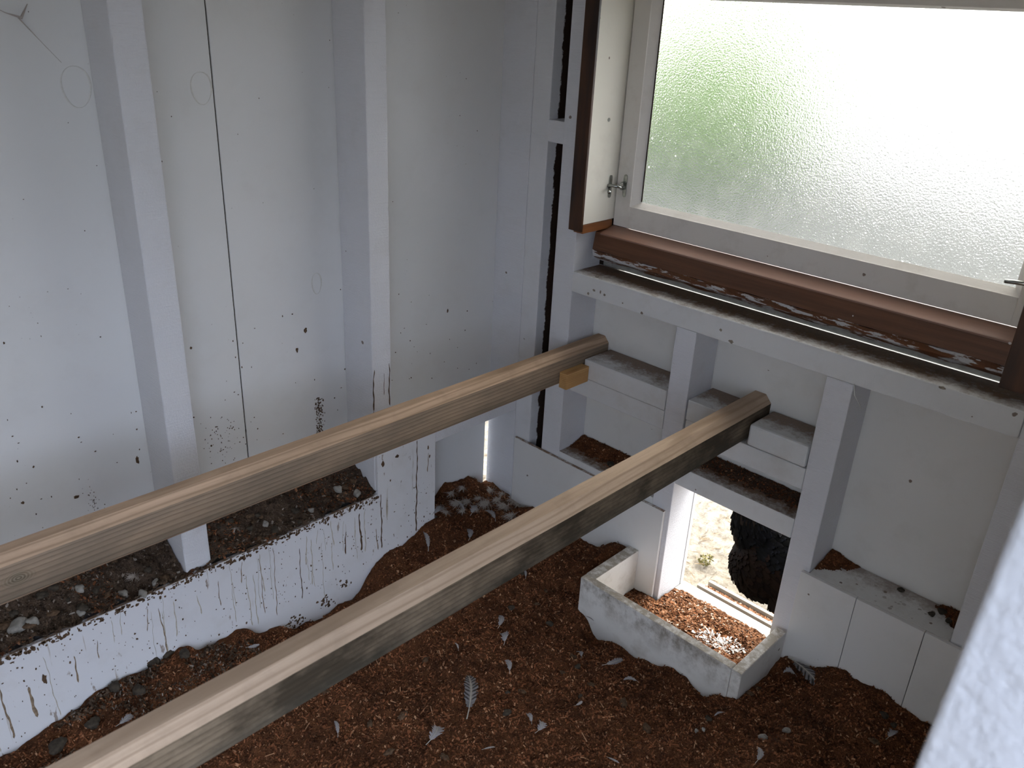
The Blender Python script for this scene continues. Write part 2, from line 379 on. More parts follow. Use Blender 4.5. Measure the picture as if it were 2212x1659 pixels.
# ------------------------------------------------------------------ perches
def perch(xc, hw, ztop, zbot, y0, y1, cham, mat, label, tilt=0):
    prof = [(-hw,zbot+.006),(-hw+.006,zbot),(hw-.006,zbot),(hw,zbot+.006),(hw,ztop-cham),(hw-cham*.9,ztop),(-hw+cham*.9,ztop),(-hw,ztop-cham)]
    bm = bmesh.new(); rings = []
    N = 60
    for i in range(N+1):
        y = y0+(y1-y0)*i/N
        w = .0006*math.sin(y*9)+.0005*math.sin(y*23+1)
        rings.append([bm.verts.new((xc+px*(1+w*4)+w, y, Z(pz+w))) for px,pz in prof])
    n = len(prof)
    for i in range(N):
        for k in range(n): bm.faces.new((rings[i][k],rings[i+1][k],rings[i+1][(k+1)%n],rings[i][(k+1)%n]))
    bm.faces.new(rings[0]); bm.faces.new(rings[-1][::-1])
    bmesh.ops.recalc_face_normals(bm, faces=list(bm.faces))
    o = from_bm('roosting_perch', bm, mat); tag(o,label,'perch'); return o
perch(-1.1235,.0225,-.700,-.7745,-.60,1.4945,.014,M_perch1,'far weathered timber perch nearer the side wall, with a knot at its left end')
perch(-.7025,.0265,-.700,-.7745,-.60,1.4945,.016,M_perch2,'near weathered timber perch crossing the middle, its side stained dark green-brown')
o = box('support_block', (-1.1005,-1.078,1.322,1.3985,-.779,-.741), M_yellow, bev=.001); tag(o,'small fresh yellow pine block wedged beside the far perch end','block')

# ------------------------------------------------------------------ threshold box inside the doorway
tb = empty('threshold_box', (-.70,1.30,Z(-1.335))); tag(tb,'three-sided low box of grubby white boards in front of the hen doorway','box')
box('front_board', (-.903,-.5245,1.212,1.232,-1.33,-1.138), M_trough, tb, bev=.0015)
box('side_board', (-.904,-.876,1.2325,1.3895,-1.33,-1.138), M_trough, tb, bev=.0015)
box('side_board', (-.5235,-.502,1.212,1.3895,-1.33,-1.138), M_trough, tb, bev=.0015)
# sill and ramp outside
o = box('door_sill', (-.815,-.541,1.438,1.512,-1.30,-1.251), M_worn, bev=.002); tag(o,'pale worn sill board across the bottom of the hen doorway','sill')
rampe = empty('hen_ramp', (-.67,1.60,Z(-1.50))); tag(rampe,'short landing board with crosswise cleats outside the hen doorway','ramp')
bm = bmesh.new(); rs = .35
def rz(y): return -1.272-(y-1.515)*rs
vs = [(-.80,1.515,Z(rz(1.515))),(-.50,1.515,Z(rz(1.515))),(-.50,1.63,Z(rz(1.63))),(-.80,1.63,Z(rz(1.63)))]
a_ = [bm.verts.new(v) for v in vs]; b_ = [bm.verts.new((v[0],v[1],v[2]-.014)) for v in vs]
bm.faces.new(a_); bm.faces.new(b_[::-1])
for i in range(4): bm.faces.new((a_[i],b_[i],b_[(i+1)%4],a_[(i+1)%4]))
bmesh.ops.recalc_face_normals(bm, faces=list(bm.faces)); from_bm('deck', bm, M_worn, rampe)
for y in (1.532,1.588):
    box('cleat', (-.79,-.505,y,y+.010,rz(y)-.004,rz(y)+.018), M_worn, rampe, bev=.001)

# ------------------------------------------------------------------ window
win = empty('window_1', (-.7,1.49,Z(-.53))); S(win)
sash = from_bm('sash', boxes_bm([(-1.119,-1.078,1.490,1.525,-.434,.075),(-.300,-.262,1.490,1.525,-.434,.075),(-1.0785,-.2995,1.490,1.525,-.434,-.386),(-1.0785,-.2995,1.490,1.525,.032,.075)],.0012), M_sash, win)
def strip(name, a, b, mat, parent):      # sloping bead between two rectangles (x0,x1,z0,z1) at depths
    (ya,ax0,ax1,az0,az1),(yb,bx0,bx1,bz0,bz1) = a,b
    A = [(ax0,ya,Z(az0)),(ax1,ya,Z(az0)),(ax1,ya,Z(az1)),(ax0,ya,Z(az1))]; B = [(bx0,yb,Z(bz0)),(bx1,yb,Z(bz0)),(bx1,yb,Z(bz1)),(bx0,yb,Z(bz1))]
    C = [(ax0,yb+.004,Z(az0)),(ax1,yb+.004,Z(az0)),(ax1,yb+.004,Z(az1)),(ax0,yb+.004,Z(az1))]
    fs = []
    for i in range(4):
        j = (i+1)%4; fs += [[i,j,4+j,4+i],[i,8+i,8+j,j],[4+i,4+j,8+j,8+i]]
    return mkobj(name, A+B+C, fs, mat, parent)
strip('glazing_bead', (1.4915,-1.0785,-.2995,-.3865,.0325),(1.506,-1.059,-.312,-.3755,.0285), M_sash, sash)
n = NT('frosted_glass', .17, .5); n.b.inputs['Transmission Weight'].default_value = 1.0; n.b.inputs['IOR'].default_value = 1.45
h = n.noise(n.pos, 300, 2, .5, .4)
hh = n.bump(h, .8, .0008)
dirt = n.step(n.noise(n.pos, 30, 5, .6), .45, .8)
d,cc = n.voro(n.pos, 95); rr = n.t.nodes.new('ShaderNodeSeparateXYZ'); n.l(cc,rr.inputs[0])
spk = n.step(n.math('SUBTRACT', n.math('MULTIPLY', n.math('MAXIMUM', n.math('SUBTRACT', rr.outputs[0], .93),0.0), 3.0), d),0,.04)
n.l(n.mix(dirt,(.90,.905,.90),(.84,.84,.82)), n.b.inputs['Base Color']); n.l(hh, n.b.inputs['Normal'])
# thin film of dust: diffuse translucent
ds = n.t.nodes.new('ShaderNodeBsdfTranslucent'); ds.inputs[0].default_value = (.9,.9,.9,1)
mx = n.t.nodes.new('ShaderNodeMixShader'); outn = [x for x in n.t.nodes if x.type=='OUTPUT_MATERIAL'][0]
n.l(n.math('ADD', n.math('MULTIPLY', dirt, .03), n.math('ADD', n.math('MULTIPLY', spk, .4), .015)), mx.inputs[0]); n.l(n.b.outputs[0], mx.inputs[1]); n.l(ds.outputs[0], mx.inputs[2]); n.l(mx.outputs[0], outn.inputs[0])
M_glass = n.m
box('glass_pane', (-1.0765,-.3015,1.506,1.510,-.384,.031), M_glass, sash, bev=0)
box('putty_line', (-1.0598,-1.0578,1.5035,1.5058,-.374,.028), M_dark, sash, bev=0)
# jambs
jb = box('jamb', (-1.147,-1.1215,1.386,1.525,-.421,.11), M_cream, win, bev=.001)
box('bare_edge', (-1.1555,-1.1200,1.379,1.3858,-.436,.11), M_jambedge, jb, bev=.001)
box('jamb_foot', (-1.147,-1.1210,1.387,1.489,-.441,-.4215), M_orange, jb, bev=.001)
jr = box('jamb', (-.2605,-.236,1.386,1.525,-.45,.11), M_cream, win, bev=.001)
box('bare_edge', (-.268,-.232,1.379,1.3858,-.50,.11), M_jambedge, jr, bev=.001)
box('head', (-1.147,-.236,1.386,1.525,.0755,.10), M_cream, win, bev=.001)
# sill: worn top, sloping face, smeared lower edge
bm = bmesh.new()
def extr(prof, x0, x1, wob=0, N=40):
    bm = bmesh.new(); rings = []
    for i in range(N+1):
        x = x0+(x1-x0)*i/N
        rings.append([bm.verts.new((x, y+wob*math.sin(x*37+k*2)*.5+wob*math.sin(x*91+k), Z(z)+wob*math.sin(x*53+k*3))) for k,(y,z) in enumerate(prof)])
    m = len(prof)
    for i in range(N):
        for k in range(m): bm.faces.new((rings[i][k],rings[i][(k+1)%m],rings[i+1][(k+1)%m],rings[i+1][k]))
    bm.faces.new(rings[0]); bm.faces.new(rings[-1][::-1]); bmesh.ops.recalc_face_normals(bm, faces=list(bm.faces)); return bm
sill = from_bm('sill', extr([(1.447,-.446),(1.447,-.447),(1.440,-.485),(1.535,-.485),(1.535,-.444),(1.49,-.4385)], -1.132, -.232), M_brown, win)
from_bm('sill_top', extr([(1.4455,-.4465),(1.4455,-.4495),(1.489,-.4415),(1.489,-.4345)], -1.118, -.262), M_brown_top, sill)
from_bm('sill_lower_edge', extr([(1.4405,-.4855),(1.446,-.500),(1.462,-.512),(1.53,-.512),(1.53,-.4855)], -1.132, -.232, .0012, 120), M_brown_edge, sill)
box('flashing', (-1.14,-.235,1.496,1.504,-.5326,-.5125), M_tin, win, bev=.0005)
# latch
def plate(x,y,z,axis,name,parent):
    bm = bmesh.new(); N = 28; ring = []
    for i in range(N):
        t = 2*math.pi*i/N; zz = .0245*math.sin(t); w = .0052*abs(math.cos(t))**.6*(1 if math.cos(t)>0 else -1)*(.75+.5*abs(math.sin(t)))
        ring.append((w,zz))
    for dd in (0,.0022):
        vs = [bm.verts.new((x+w, y-dd, Z(z)+zz) if axis=='y' else (x+dd, y+w, Z(z)+zz)) for w,zz in ring]
        if dd==0: v0 = vs
    bm.faces.new(v0); bm.faces.new(vs[::-1])
    for i in range(N): bm.faces.new((v0[i],vs[i],vs[(i+1)%N],v0[(i+1)%N]))
    bmesh.ops.recalc_face_normals(bm, faces=list(bm.faces)); return from_bm(name, bm, M_metal, parent)
lt = empty('latch', (0,0,0)); lt.parent = win; lt.location = Vector((-1.11,1.475,Z(-.345)))-aloc(win)
plate(-1.1214,1.468,-.347,'x','latch_plate',lt); plate(-1.096,1.4898,-.344,'y','catch_plate',lt)
from_bm('latch_bolt', tube_bm([(-1.124,1.462,Z(-.345)),(-1.112,1.462,Z(-.343)),(-1.102,1.468,Z(-.344)),(-1.094,1.478,Z(-.346))],[.004,.0038,.0034,.003],10), M_metal, lt, True)
from_bm('latch_lever', tube_bm([(-1.1195,1.464,Z(-.349)),(-1.113,1.455,Z(-.352)),(-1.107,1.448,Z(-.354)),(-1.104,1.445,Z(-.354))],[.003,.003,.0035,.004],10), M_metal, lt, True)
from_bm('catch_loop', tube_bm([(-1.0995,1.4885,Z(-.337)),(-1.099,1.480,Z(-.337)),(-1.099,1.475,Z(-.341)),(-1.099,1.475,Z(-.347)),(-1.099,1.480,Z(-.351)),(-1.0995,1.4885,Z(-.351))],.002,8), M_metal, lt, True)
from_bm('window_stay', tube_bm([(-.322,1.470,Z(-.360)),(-.30,1.471,Z(-.358)),(-.268,1.474,Z(-.355))],[.0035,.0038,.004],10), M_metal, win, True)
# screw heads on the jamb
for (y,z) in ((1.443,-.206),):
    from_bm('screw_head', tube_bm([(-1.1216,y,Z(z)),(-1.1204,y,Z(z))],.004,12), M_metal, jb)

# ------------------------------------------------------------------ litter
CP = [(-1.271,1.391,-1.20),(-1.208,1.391,-1.173),(-1.012,1.391,-1.185),(-.93,1.391,-1.150),(-.491,1.391,-1.192),(-.38,1.391,-1.153),(-.314,1.391,-1.157),(-.217,1.391,-1.167),
      (-1.293,1.112,-1.139),(-1.293,.982,-1.177),(-1.293,.851,-1.250),(-1.293,.80,-1.260),(-1.293,.731,-1.244),(-1.293,.674,-1.215),(-1.293,.586,-1.178),(-1.293,.526,-1.175),(-1.293,.478,-1.148),(-1.293,.349,-1.159),(-1.293,.257,-1.18),(-1.293,.173,-1.194),
      (-.909,1.205,-1.225),(-.896,1.205,-1.236),(-.84,1.205,-1.262),(-.742,1.205,-1.25),(-.707,1.205,-1.238),(-.629,1.205,-1.217),(-.581,1.205,-1.237),(-.531,1.205,-1.212),(-.498,1.20,-1.202),(-.498,1.306,-1.218),(-.498,1.388,-1.205),
      (-1.4,1.21,-1.159),(-1.4,1.245,-1.136),(-1.4,1.314,-1.146),(-1.4,1.398,-1.19),(-1.33,1.4,-1.192),(-1.35,1.25,-1.165),
      (-1.1,.9,-1.20),(-.9,.9,-1.21),(-.7,.9,-1.22),(-.5,.9,-1.20),(-.3,.9,-1.18),(-1.1,.5,-1.19),(-.8,.5,-1.2),(-.5,.5,-1.2),(-.2,.5,-1.19),(-1.0,.1,-1.2),(-.5,.1,-1.2),(-.1,.1,-1.2),(-.1,1.1,-1.17),(-.35,1.15,-1.17),(-1.1,1.15,-1.20),(-.95,1.1,-1.225)]
CP = np.array(CP)
def litter_z(x,y):
    x = np.asarray(x,float); y = np.asarray(y,float); num = 0; den = 0
    for (a,b,c) in CP:
        w = 1/(((x-a)**2+(y-b)**2)+2e-5)**1.35; num = num+w*c; den = den+w
    z = num/den
    z = z + .016*(vnoise(x,y,11,1)-.5)+.010*(vnoise(x,y,28,2)-.5)+.006*(vnoise(x,y,75,3)-.5)+.004*(vnoise(x,y,170,4)-.5)
    ins = (x>-.89)&(x<-.513)&(y>1.222)
    zi = -1.243+.012*(vnoise(x,y,14,5)-.5)+.007*(vnoise(x,y,60,6)-.5)+.004*(vnoise(x,y,170,7)-.5) + .030*np.exp(-((x+.56)**2+(y-1.26)**2)/.004)
    return np.where(ins, zi, z)
def grid_obj(name, x0,x1,y0,y1,step,zf,mask,mat):
    nx = int((x1-x0)/step)+1; ny = int((y1-y0)/step)+1
    xs = np.linspace(x0,x1,nx); ys = np.linspace(y0,y1,ny); X,Y = np.meshgrid(xs,ys)
    Zz = zf(X,Y)+ZO
    V = np.stack([X.ravel(),Y.ravel(),Zz.ravel()],1)
    I = np.arange(nx*ny).reshape(ny,nx)
    q = np.stack([I[:-1,:-1],I[:-1,1:],I[1:,1:],I[1:,:-1]],-1).reshape(-1,4)
    cx = V[q][:,:,0].mean(1); cy = V[q][:,:,1].mean(1)
    q = q[mask(cx,cy)]
    used = np.unique(q); re = -np.ones(len(V),int); re[used] = np.arange(len(used)); V = V[used]; q = re[q]
    org = V.mean(0); org[2] = V[:,2].min()
    me = bpy.data.meshes.new(name); me.vertices.add(len(V)); me.vertices.foreach_set('co',(V-org).ravel())
    me.loops.add(len(q)*4); me.loops.foreach_set('vertex_index', q.ravel()); me.polygons.add(len(q))
    me.polygons.foreach_set('loop_start', np.arange(0,len(q)*4,4)); me.polygons.foreach_set('use_smooth',[True]*len(q)); me.update(calc_edges=True); me.validate()
    me.materials.append(mat); o = bpy.data.objects.new(name,me); COL.objects.link(o); o.location = Vector(org); return o
def lit_mask(x,y):
    m = (y<1.389)|((x>-.812)&(x<-.542)&(y<1.468)) | ((x<-1.303)&(y<1.399))
    m &= ~((x<-1.290)&(y<1.118))
    return m & ~((x<-1.291)&(x>-1.302)&(y<1.13))
lit = grid_obj('wood_shavings',-1.399,-.056,-.58,1.472,.0045,litter_z,lit_mask,M_litter)
tag(lit,'deep reddish brown wood shavings covering the coop floor','wood shavings',kind='stuff')
def flakes(name, n, samp, zf, smin, smax, mat, lift=.0015, curl=.5, tiltmax=.7, parent=None):
    P = samp(n); n = len(P)
    z = zf(P[:,0],P[:,1])+ZO+lift*RNG.random(n)
    L = smin+(smax-smin)*RNG.random(n)**2.2; Wd = np.minimum(L*(.25+.45*RNG.random(n)), .0045 if smax<.02 else .002); th = RNG.random(n)*2*np.pi
    tx = (RNG.random(n)-.5)*2*tiltmax; ty = (RNG.random(n)-.5)*2*tiltmax
    d = np.stack([np.cos(th),np.sin(th),tx],1); d /= np.linalg.norm(d,axis=1)[:,None]
    e = np.stack([-np.sin(th),np.cos(th),ty],1); e /= np.linalg.norm(e,axis=1)[:,None]
    nrm = np.cross(d,e)
    C = np.stack([P[:,0],P[:,1],z],1); rows = []
    for s,hgt in ((-.5,0),(0,curl*.3),(.5,0)):
        for w in (-.5,.5):
            rows.append(C+d*(s*L)[:,None]+e*(w*Wd)[:,None]+nrm*(hgt*Wd)[:,None])
    V = np.stack(rows,1).reshape(-1,3); b = np.arange(n)*6
    q = np.concatenate([np.stack([b,b+1,b+3,b+2],1),np.stack([b+2,b+3,b+5,b+4],1)],0)
    org = V.mean(0); org[2] = V[:,2].min()
    me = bpy.data.meshes.new(name); me.vertices.add(len(V)); me.vertices.foreach_set('co',(V-org).ravel())
    me.loops.add(len(q)*4); me.loops.foreach_set('vertex_index', q.ravel()); me.polygons.add(len(q))
    me.polygons.foreach_set('loop_start', np.arange(0,len(q)*4,4)); me.update(calc_edges=True)
    me.materials.append(mat); o = bpy.data.objects.new(name,me); COL.objects.link(o)
    if parent: o.parent = parent; o.location = Vector(org)-aloc(parent)
    else: o.location = Vector(org)
    return o
def samp_main(n):
    x = -1.39+1.32*RNG.random(n); y = .05+1.38*RNG.random(n)
    m = lit_mask(x,y) & (x > -1.40) & ((y<1.383)|(x>-.81)|(x<-1.3)) & ~((x<-1.286)&(y<1.125)) & ~((x<-1.283)&(x>-1.31)&(y<1.13))
    m &= ~((x<-.872)&(x>-.908)&(y>1.209)) & ~((x<-.498)&(x>-.528)&(y>1.209)) & ~((x>-.908)&(x<-.498)&(y>1.209)&(y<1.235))
    m &= ~((x<-1.296)&(y>1.389)) & ~((x>-.875)&(x<-.81)&(y>1.385)) & ~((x<-.535)&(x>-.545)&(y>1.385))
    return np.stack([x[m],y[m]],1)
fl = flakes('shaving_flakes', 170000, samp_main, litter_z, .0020, .0066, M_chip, .0035, tiltmax=1.1, parent=lit)
tag(fl, kind='stuff')
sp_ = flakes('splinters', 2600, samp_main, litter_z, .010, .026, M_chip, .004, tiltmax=.5, parent=lit); tag(sp_, kind='stuff')
def samp_in(n):
    x = -.873+.345*RNG.random(n); y = 1.237+.228*RNG.random(n); m = (y<1.385)|((x>-.81)&(x<-.545)); return np.stack([x[m],y[m]],1)
n_ = litter_mat('fresh_shaving_flakes', (.16,.07,.035), (.36,.17,.085), (.75,.62,.5), chip=True)
fl2 = flakes('shaving_flakes', 6500, samp_in, litter_z, .003, .010, n_, .003, parent=lit); tag(fl2, kind='stuff')
M_pale = plain('pale_dried_dropping',(.62,.60,.58),.8,0,200,.3)
def samp_p(n):
    a = RNG.random(n)*6.28; r_ = RNG.random(n)**.7
    return np.stack([-.635+.055*r_*np.cos(a)+.02*r_*np.sin(a), 1.375+.030*r_*np.sin(a)],1)
fp = flakes('pale_crumbs', 420, samp_p, litter_z, .003,.010, M_pale, .005, parent=lit); tag(fp, kind='stuff')
def samp_ramp(n): return np.stack([-.79+.28*RNG.random(n), 1.516+.11*RNG.random(n)],1)
fr = flakes('shaving_flakes', 12000, samp_ramp, lambda x,y: -1.270-(y-1.515)*rs, .003, .008, n_, .006, parent=rampe); tag(fr, kind='stuff')

# droppings heap in the side bay
def drop_z(x,y):
    z = -.995+.016*(vnoise(x,y,14,11)-.4)+.018*(vnoise(x,y,38,12)-.5)+.012*(vnoise(x,y,90,13)-.5)+.006*(vnoise(x,y,200,14)-.5)
    z = np.maximum(z,-1.0015) + .045*np.clip((-1.305-x)/.095,0,1)
    z = z - .028*np.exp(-((x+1.32)**2/.0003+(y-.435)**2/.0006)) 
    return z
dmask = lambda x,y: ~((y>.514)&(y<.568)&(x<-1.303)) & (x<-1.2925-.0075*vnoise(x,y,70,15)**2)
hp = grid_obj('dropping_heap',-1.3995,-1.292,-.58,.9545,.0022,drop_z,dmask,M_drop)
tag(hp,'crusted grey-brown droppings and shavings filling the bay behind the streaked board','droppings',kind='stuff')
ho = flakes('shaving_flakes', 5200, lambda n: (lambda x,y: np.stack([x,y],1)[~((y>.51)&(y<.572)&(x<-1.300)) & (vnoise(x,y,16,51)>.42)])(-1.398+.105*RNG.random(n), .05+.9*RNG.random(n)), drop_z, .002, .008, M_chip, .003, parent=hp); tag(ho, kind='stuff')
hc = flakes('dropping_crumbs', 9000, lambda n: (lambda x,y: np.stack([x,y],1)[~((y>.51)&(y<.572)&(x<-1.300))])(-1.398+.105*RNG.random(n), .05+.9*RNG.random(n)), drop_z, .002, .008, M_dropchip, .002, parent=hp); tag(hc, kind='stuff')

def pile(x0,x1,y0,y1,z,hgt,shape,label,mat=None,nf=700,seed=0):
    zf = lambda x,y: z + hgt*np.clip(shape(x,y)+.35*(vnoise(x,y,70,seed)-.5)+.3*(vnoise(x,y,160,seed+1)-.5),-.3,1.3)
    o = grid_obj('litter_pile', x0,x1,y0,y1,.0022, lambda x,y: np.maximum(zf(x,y), z-.0008), lambda x,y: zf(x,y)>z+.0002, mat or M_litter)
    tag(o,label,'wood shavings',kind='stuff')
    def sm_(n):
        x = x0+(x1-x0)*RNG.random(n); y = y0+(y1-y0)*RNG.random(n); m = zf(x,y)>z-.0003; return np.stack([x[m],y[m]],1)
    f_ = flakes('pile_flakes', nf, sm_, lambda x,y: np.maximum(zf(x,y),z), .002,.006, M_chip, .0015, parent=o); tag(f_, kind='stuff')
pile(-1.147,-.868,1.403,1.493,-.992,.011, lambda x,y: (y-1.435)*22-.1*np.abs(x+1.05)*5, 'brown litter heaped along the back of the bottom rail left of the doorway', nf=2200, seed=31)
pile(-.487,-.30,1.402,1.493,-.986,.010, lambda x,y: 1.3-(x+.487)*20-(1.493-y)*16, 'brown litter in the left corner of the bottom rail right of the doorway', nf=900, seed=33)
pile(-.29,-.226,1.42,1.493,-.986,.010, lambda x,y: 1.0-(-.226-x)*18-(1.493-y)*16, 'small litter patch at the right end of the bottom rail by the blurred post', nf=400, seed=35)
pile(-.810,-.543,1.415,1.493,-.888,.006, lambda x,y: (y-1.44)*16, 'dark litter along the back of the doorway header ledge', nf=1400, seed=37, mat=M_drop)
def lump_mesh(seed, sx, sy, sz):
    rr = random.Random(seed); bm = bmesh.new(); bmesh.ops.create_icosphere(bm, subdivisions=3, radius=1)
    ph = [(Vector((rr.uniform(-1,1),rr.uniform(-1,1),rr.uniform(-1,1)))*rr.choice([2.5,4.5,9]), rr.uniform(0,6)) for _ in range(7)]
    for v in bm.verts:
        d = 1+sum(.085*math.sin(k.dot(v.co)+p) for k,p in ph)+.06*math.sin(13*v.co.x+9*v.co.y)*math.sin(11*v.co.z+seed); v.co = Vector((v.co.x*d*sx, v.co.y*d*sy, v.co.z*d*sz))
    me = bpy.data.meshes.new('dropping'); bm.to_mesh(me); bm.free(); me.polygons.foreach_set('use_smooth',[True]*len(me.polygons)); return me
lm = [lump_mesh(1,.009,.007,.006), lump_mesh(2,.007,.0065,.005), lump_mesh(3,.011,.006,.005)]
for m_,mt in ((lm[0],M_greyd),(lm[1],M_darkd),(lm[2],M_smear)): m_.materials.append(mt)
def lump(k, x,y,z,s,label,group=None):
    o = bpy.data.objects.new('dropping', lm[k]); COL.objects.link(o); o.location = (x,y,Z(z)); o.scale = (s,s,s); o.rotation_euler = (0,0,random.uniform(0,6)); tag(o,label,'dropping',group)
def samp_foot(n):
    x = -1.283+.17*RNG.random(n)**1.6; y = .05+.56*RNG.random(n); m = vnoise(x,y,22,61)>.45; return np.stack([x[m],y[m]],1)
ff = flakes('dropping_crumbs', 7000, samp_foot, litter_z, .003,.009, M_dropchip, .005, tiltmax=1.2, parent=lit); tag(ff, kind='stuff')
g1 = 'pale droppings on the heap behind the streaked board'
for (x,y,s) in ((-1.334,.237,1.9),(-1.325,.258,1.2),(-1.31,.330,.9),(-1.318,.405,1.2),(-1.30,.432,1.1),(-1.312,.462,1.0),(-1.345,.345,1.1),(-1.33,.70,.9),(-1.335,.88,1.3),(-1.315,.915,1.2),(-1.318,.80,.8)):
    lump(0,x,y,float(drop_z(x,y))+.002,s,'pale crusted dropping on the heap behind the streaked board',g1)
for i in range(46):
    x = -1.385+.08*random.random(); y = .1+.84*random.random()
    if .50<y<.58: continue
    lump(random.choice([1,1,2]),x,y,float(drop_z(x,y))+.001,random.uniform(.5,1.3),'dark dropping on the heap behind the streaked board','dark droppings on the heap behind the streaked board')
for (px,py,s,k) in ((330,1440,2.2,1),(365,1420,2.0,1),(300,1500,1.6,1),(400,1430,1.5,1),(250,1500,1.5,1),(120,1600,2.0,1),(200,1560,1.6,1),(280,1455,1.4,0)):
    p = on_z(px,py,-1.17); lump(k,p[0],p[1],float(litter_z(p[0],p[1]))+.004,s,'dropping on the shavings at the foot of the streaked board','droppings at the foot of the streaked board')
for (px,py) in ((1218,1435),(1240,1395),(1250,1425),(1098,1488),(1128,1485),(920,1420),(1095,1530),(870,1545),(800,1560),(1160,1290),(1180,1260),(1105,1300),(1255,1490),(1620,1500),(1640,1480),(1900,1580),(1920,1600),(1880,1630),(1530,1550),(700,1500),(960,1630),(840,1620),(1400,1560),(1350,1500),(1190,1330),(1130,1240),(1280,1460)):
    p = on_z(px,py,-1.2); lump(random.choice([1,2,2]),p[0],p[1],float(litter_z(p[0],p[1]))+.002,random.uniform(.6,1.15),'small dropping lying on the open shavings','small droppings on the open shavings')
for (x_,y_,s_) in ((-.262,1.47,1.0),(-.272,1.448,.8),(-.243,1.452,.9),(-.34,1.478,.8)): lump(1,x_,y_,-.983,s_,'dark dropping on the bottom rail near the blurred post','dark droppings on the right bottom rail')
for (x_,y_) in ((-1.02,1.44),): lump(1,x_,y_,-.989,1.1,'dark dropping on the bottom rail left of the doorway')
for (px,py,s,k) in ((1645,1611,.9,0),(1693,1597,.8,0),(1505,1577,.5,0),(1520,1575,.5,0)):
    p = on_z(px,py,-1.2); lump(k,p[0],p[1],float(litter_z(p[0],p[1]))+.003,s,'small whitish lump on the shavings in the right foreground','whitish lumps in the right foreground')

# ------------------------------------------------------------------ marks on boards (raised dried splashes)
def splash(bm, plane, a, b, ra, rb, seed, depth=.0009, drip=0):
    """irregular blob; plane 'x' (normal +x at value) or 'y' (normal -y)"""
    rr = random.Random(seed); N = 14; c = []
    for i in range(N):
        t = 2*math.pi*i/N; k = rr.uniform(.65,1.15); c.append((a+math.cos(t)*ra*k, b+math.sin(t)*rb*k-(drip if math.sin(t)<-.7 else 0)))
    kind,val = plane
    P = (lambda u,v,d: (val+d,u,Z(v))) if kind=='x' else (lambda u,v,d: (u,val-d,Z(v)))
    base = [bm.verts.new(P(u,v,.0002)) for u,v in c]; top = [bm.verts.new(P(a+(u-a)*.7,b+(v-b)*.7,depth)) for u,v in c]
    for i in range(N): bm.faces.new((base[i],base[(i+1)%N],top[(i+1)%N],top[i]))
    bm.faces.new(top)
def marks(host, name, plane, lst, mat=M_smear):
    bm = bmesh.new()
    for i,(a,b,ra,rb) in enumerate(lst): splash(bm, plane, a,b,ra,rb, i*7+len(lst))
    bmesh.ops.recalc_face_normals(bm, faces=list(bm.faces)); o = from_bm(name, bm, mat, host); tag(o, kind='stuff'); return o
wl = bpy.data.objects['wall_left']
sm = []
rr = random.Random(5)
for i in range(150):                      # speckled smear beside the second stud
    t = rr.random(); sm.append((.884+rr.gauss(0,.005)*(1.2-.3*t), -.782-.085*t, rr.uniform(.0006,.0021), rr.uniform(.0008,.0028)))
for i in range(70): sm.append((.66+rr.gauss(0,.022), -.80+rr.gauss(0,.028), rr.uniform(.0004,.0014), rr.uniform(.0004,.0016)))
for i in range(45): sm.append((.408+rr.gauss(0,.006), -.845+rr.gauss(0,.02), rr.uniform(.0003,.001), rr.uniform(.0004,.0014)))
for i in range(110): sm.append((rr.uniform(.2,1.38), -.5-.36*rr.random()**.6, rr.uniform(.0006,.0020), rr.uniform(.0007,.0024)))
for i in range(30): sm.append((rr.uniform(.2,1.38), rr.uniform(-.5,0), rr.uniform(.0005,.0012), rr.uniform(.0006,.0014)))
for (y,z,a,b) in ((.383,-.823,.005,.004),(.495,-.79,.003,.010),(.62,-.60,.0025,.003),(.862,-.622,.004,.006),(.84,-.66,.003,.006),(.30,-.80,.003,.003),(1.055,-.62,.0035,.005),(1.25,-.665,.003,.005)): sm.append((y,z,a,b))
marks(wl,'dropping_spatter',('x',XB),sm)
lr = []
for i in range(130): lr.append((rr.uniform(.15,1.11), -1.02-.16*rr.random(), rr.uniform(.0005,.0022), rr.uniform(.0006,.0032)))
RUNS = []
def run(y,z0,z1,w): RUNS.append((y,z0,z1,w)); return []
def run_old(y,z0,z1,w):
    n_ = max(2,int((z0-z1)/.012)); out_ = []
    for i in range(n_):
        t = i/(n_-1); out_.append((y+.0012*math.sin(i*1.3+y*80), z0+(z1-z0)*t, w*(.6+.7*rr.random()), .011))
    return out_
for (y,z0,z1,w) in ((1.066,-.905,-1.15,.0022),(.963,-1.005,-1.15,.0020),(.905,-1.03,-1.13,.0028),(.865,-1.06,-1.12,.002),(.75,-1.05,-1.18,.0012),(.69,-1.02,-1.19,.0010),(.66,-1.03,-1.17,.0010),(.455,-1.04,-1.15,.0014),(.43,-1.03,-1.08,.001),(.30,-1.06,-1.12,.0018),(.225,-1.08,-1.15,.0034),(.34,-1.05,-1.09,.001),(1.10,-.95,-1.0,.0014),(.95,-1.09,-1.15,.0016),(.62,-1.02,-1.07,.0012),(.57,-1.04,-1.1,.001),(.185,-1.03,-1.17,.002)): lr += run(y,z0,z1,w)
lr += [(.97,-.93,.005,.008),(1.01,-.925,.005,.005),(.99,-.98,.002,.003),(1.10,-.935,.0022,.006),(1.105,-.96,.002,.005),(.25,-1.08,.004,.012)]
M_run = plain('pale_brown_run', (.26,.19,.125), .8, 0, 160, .5)
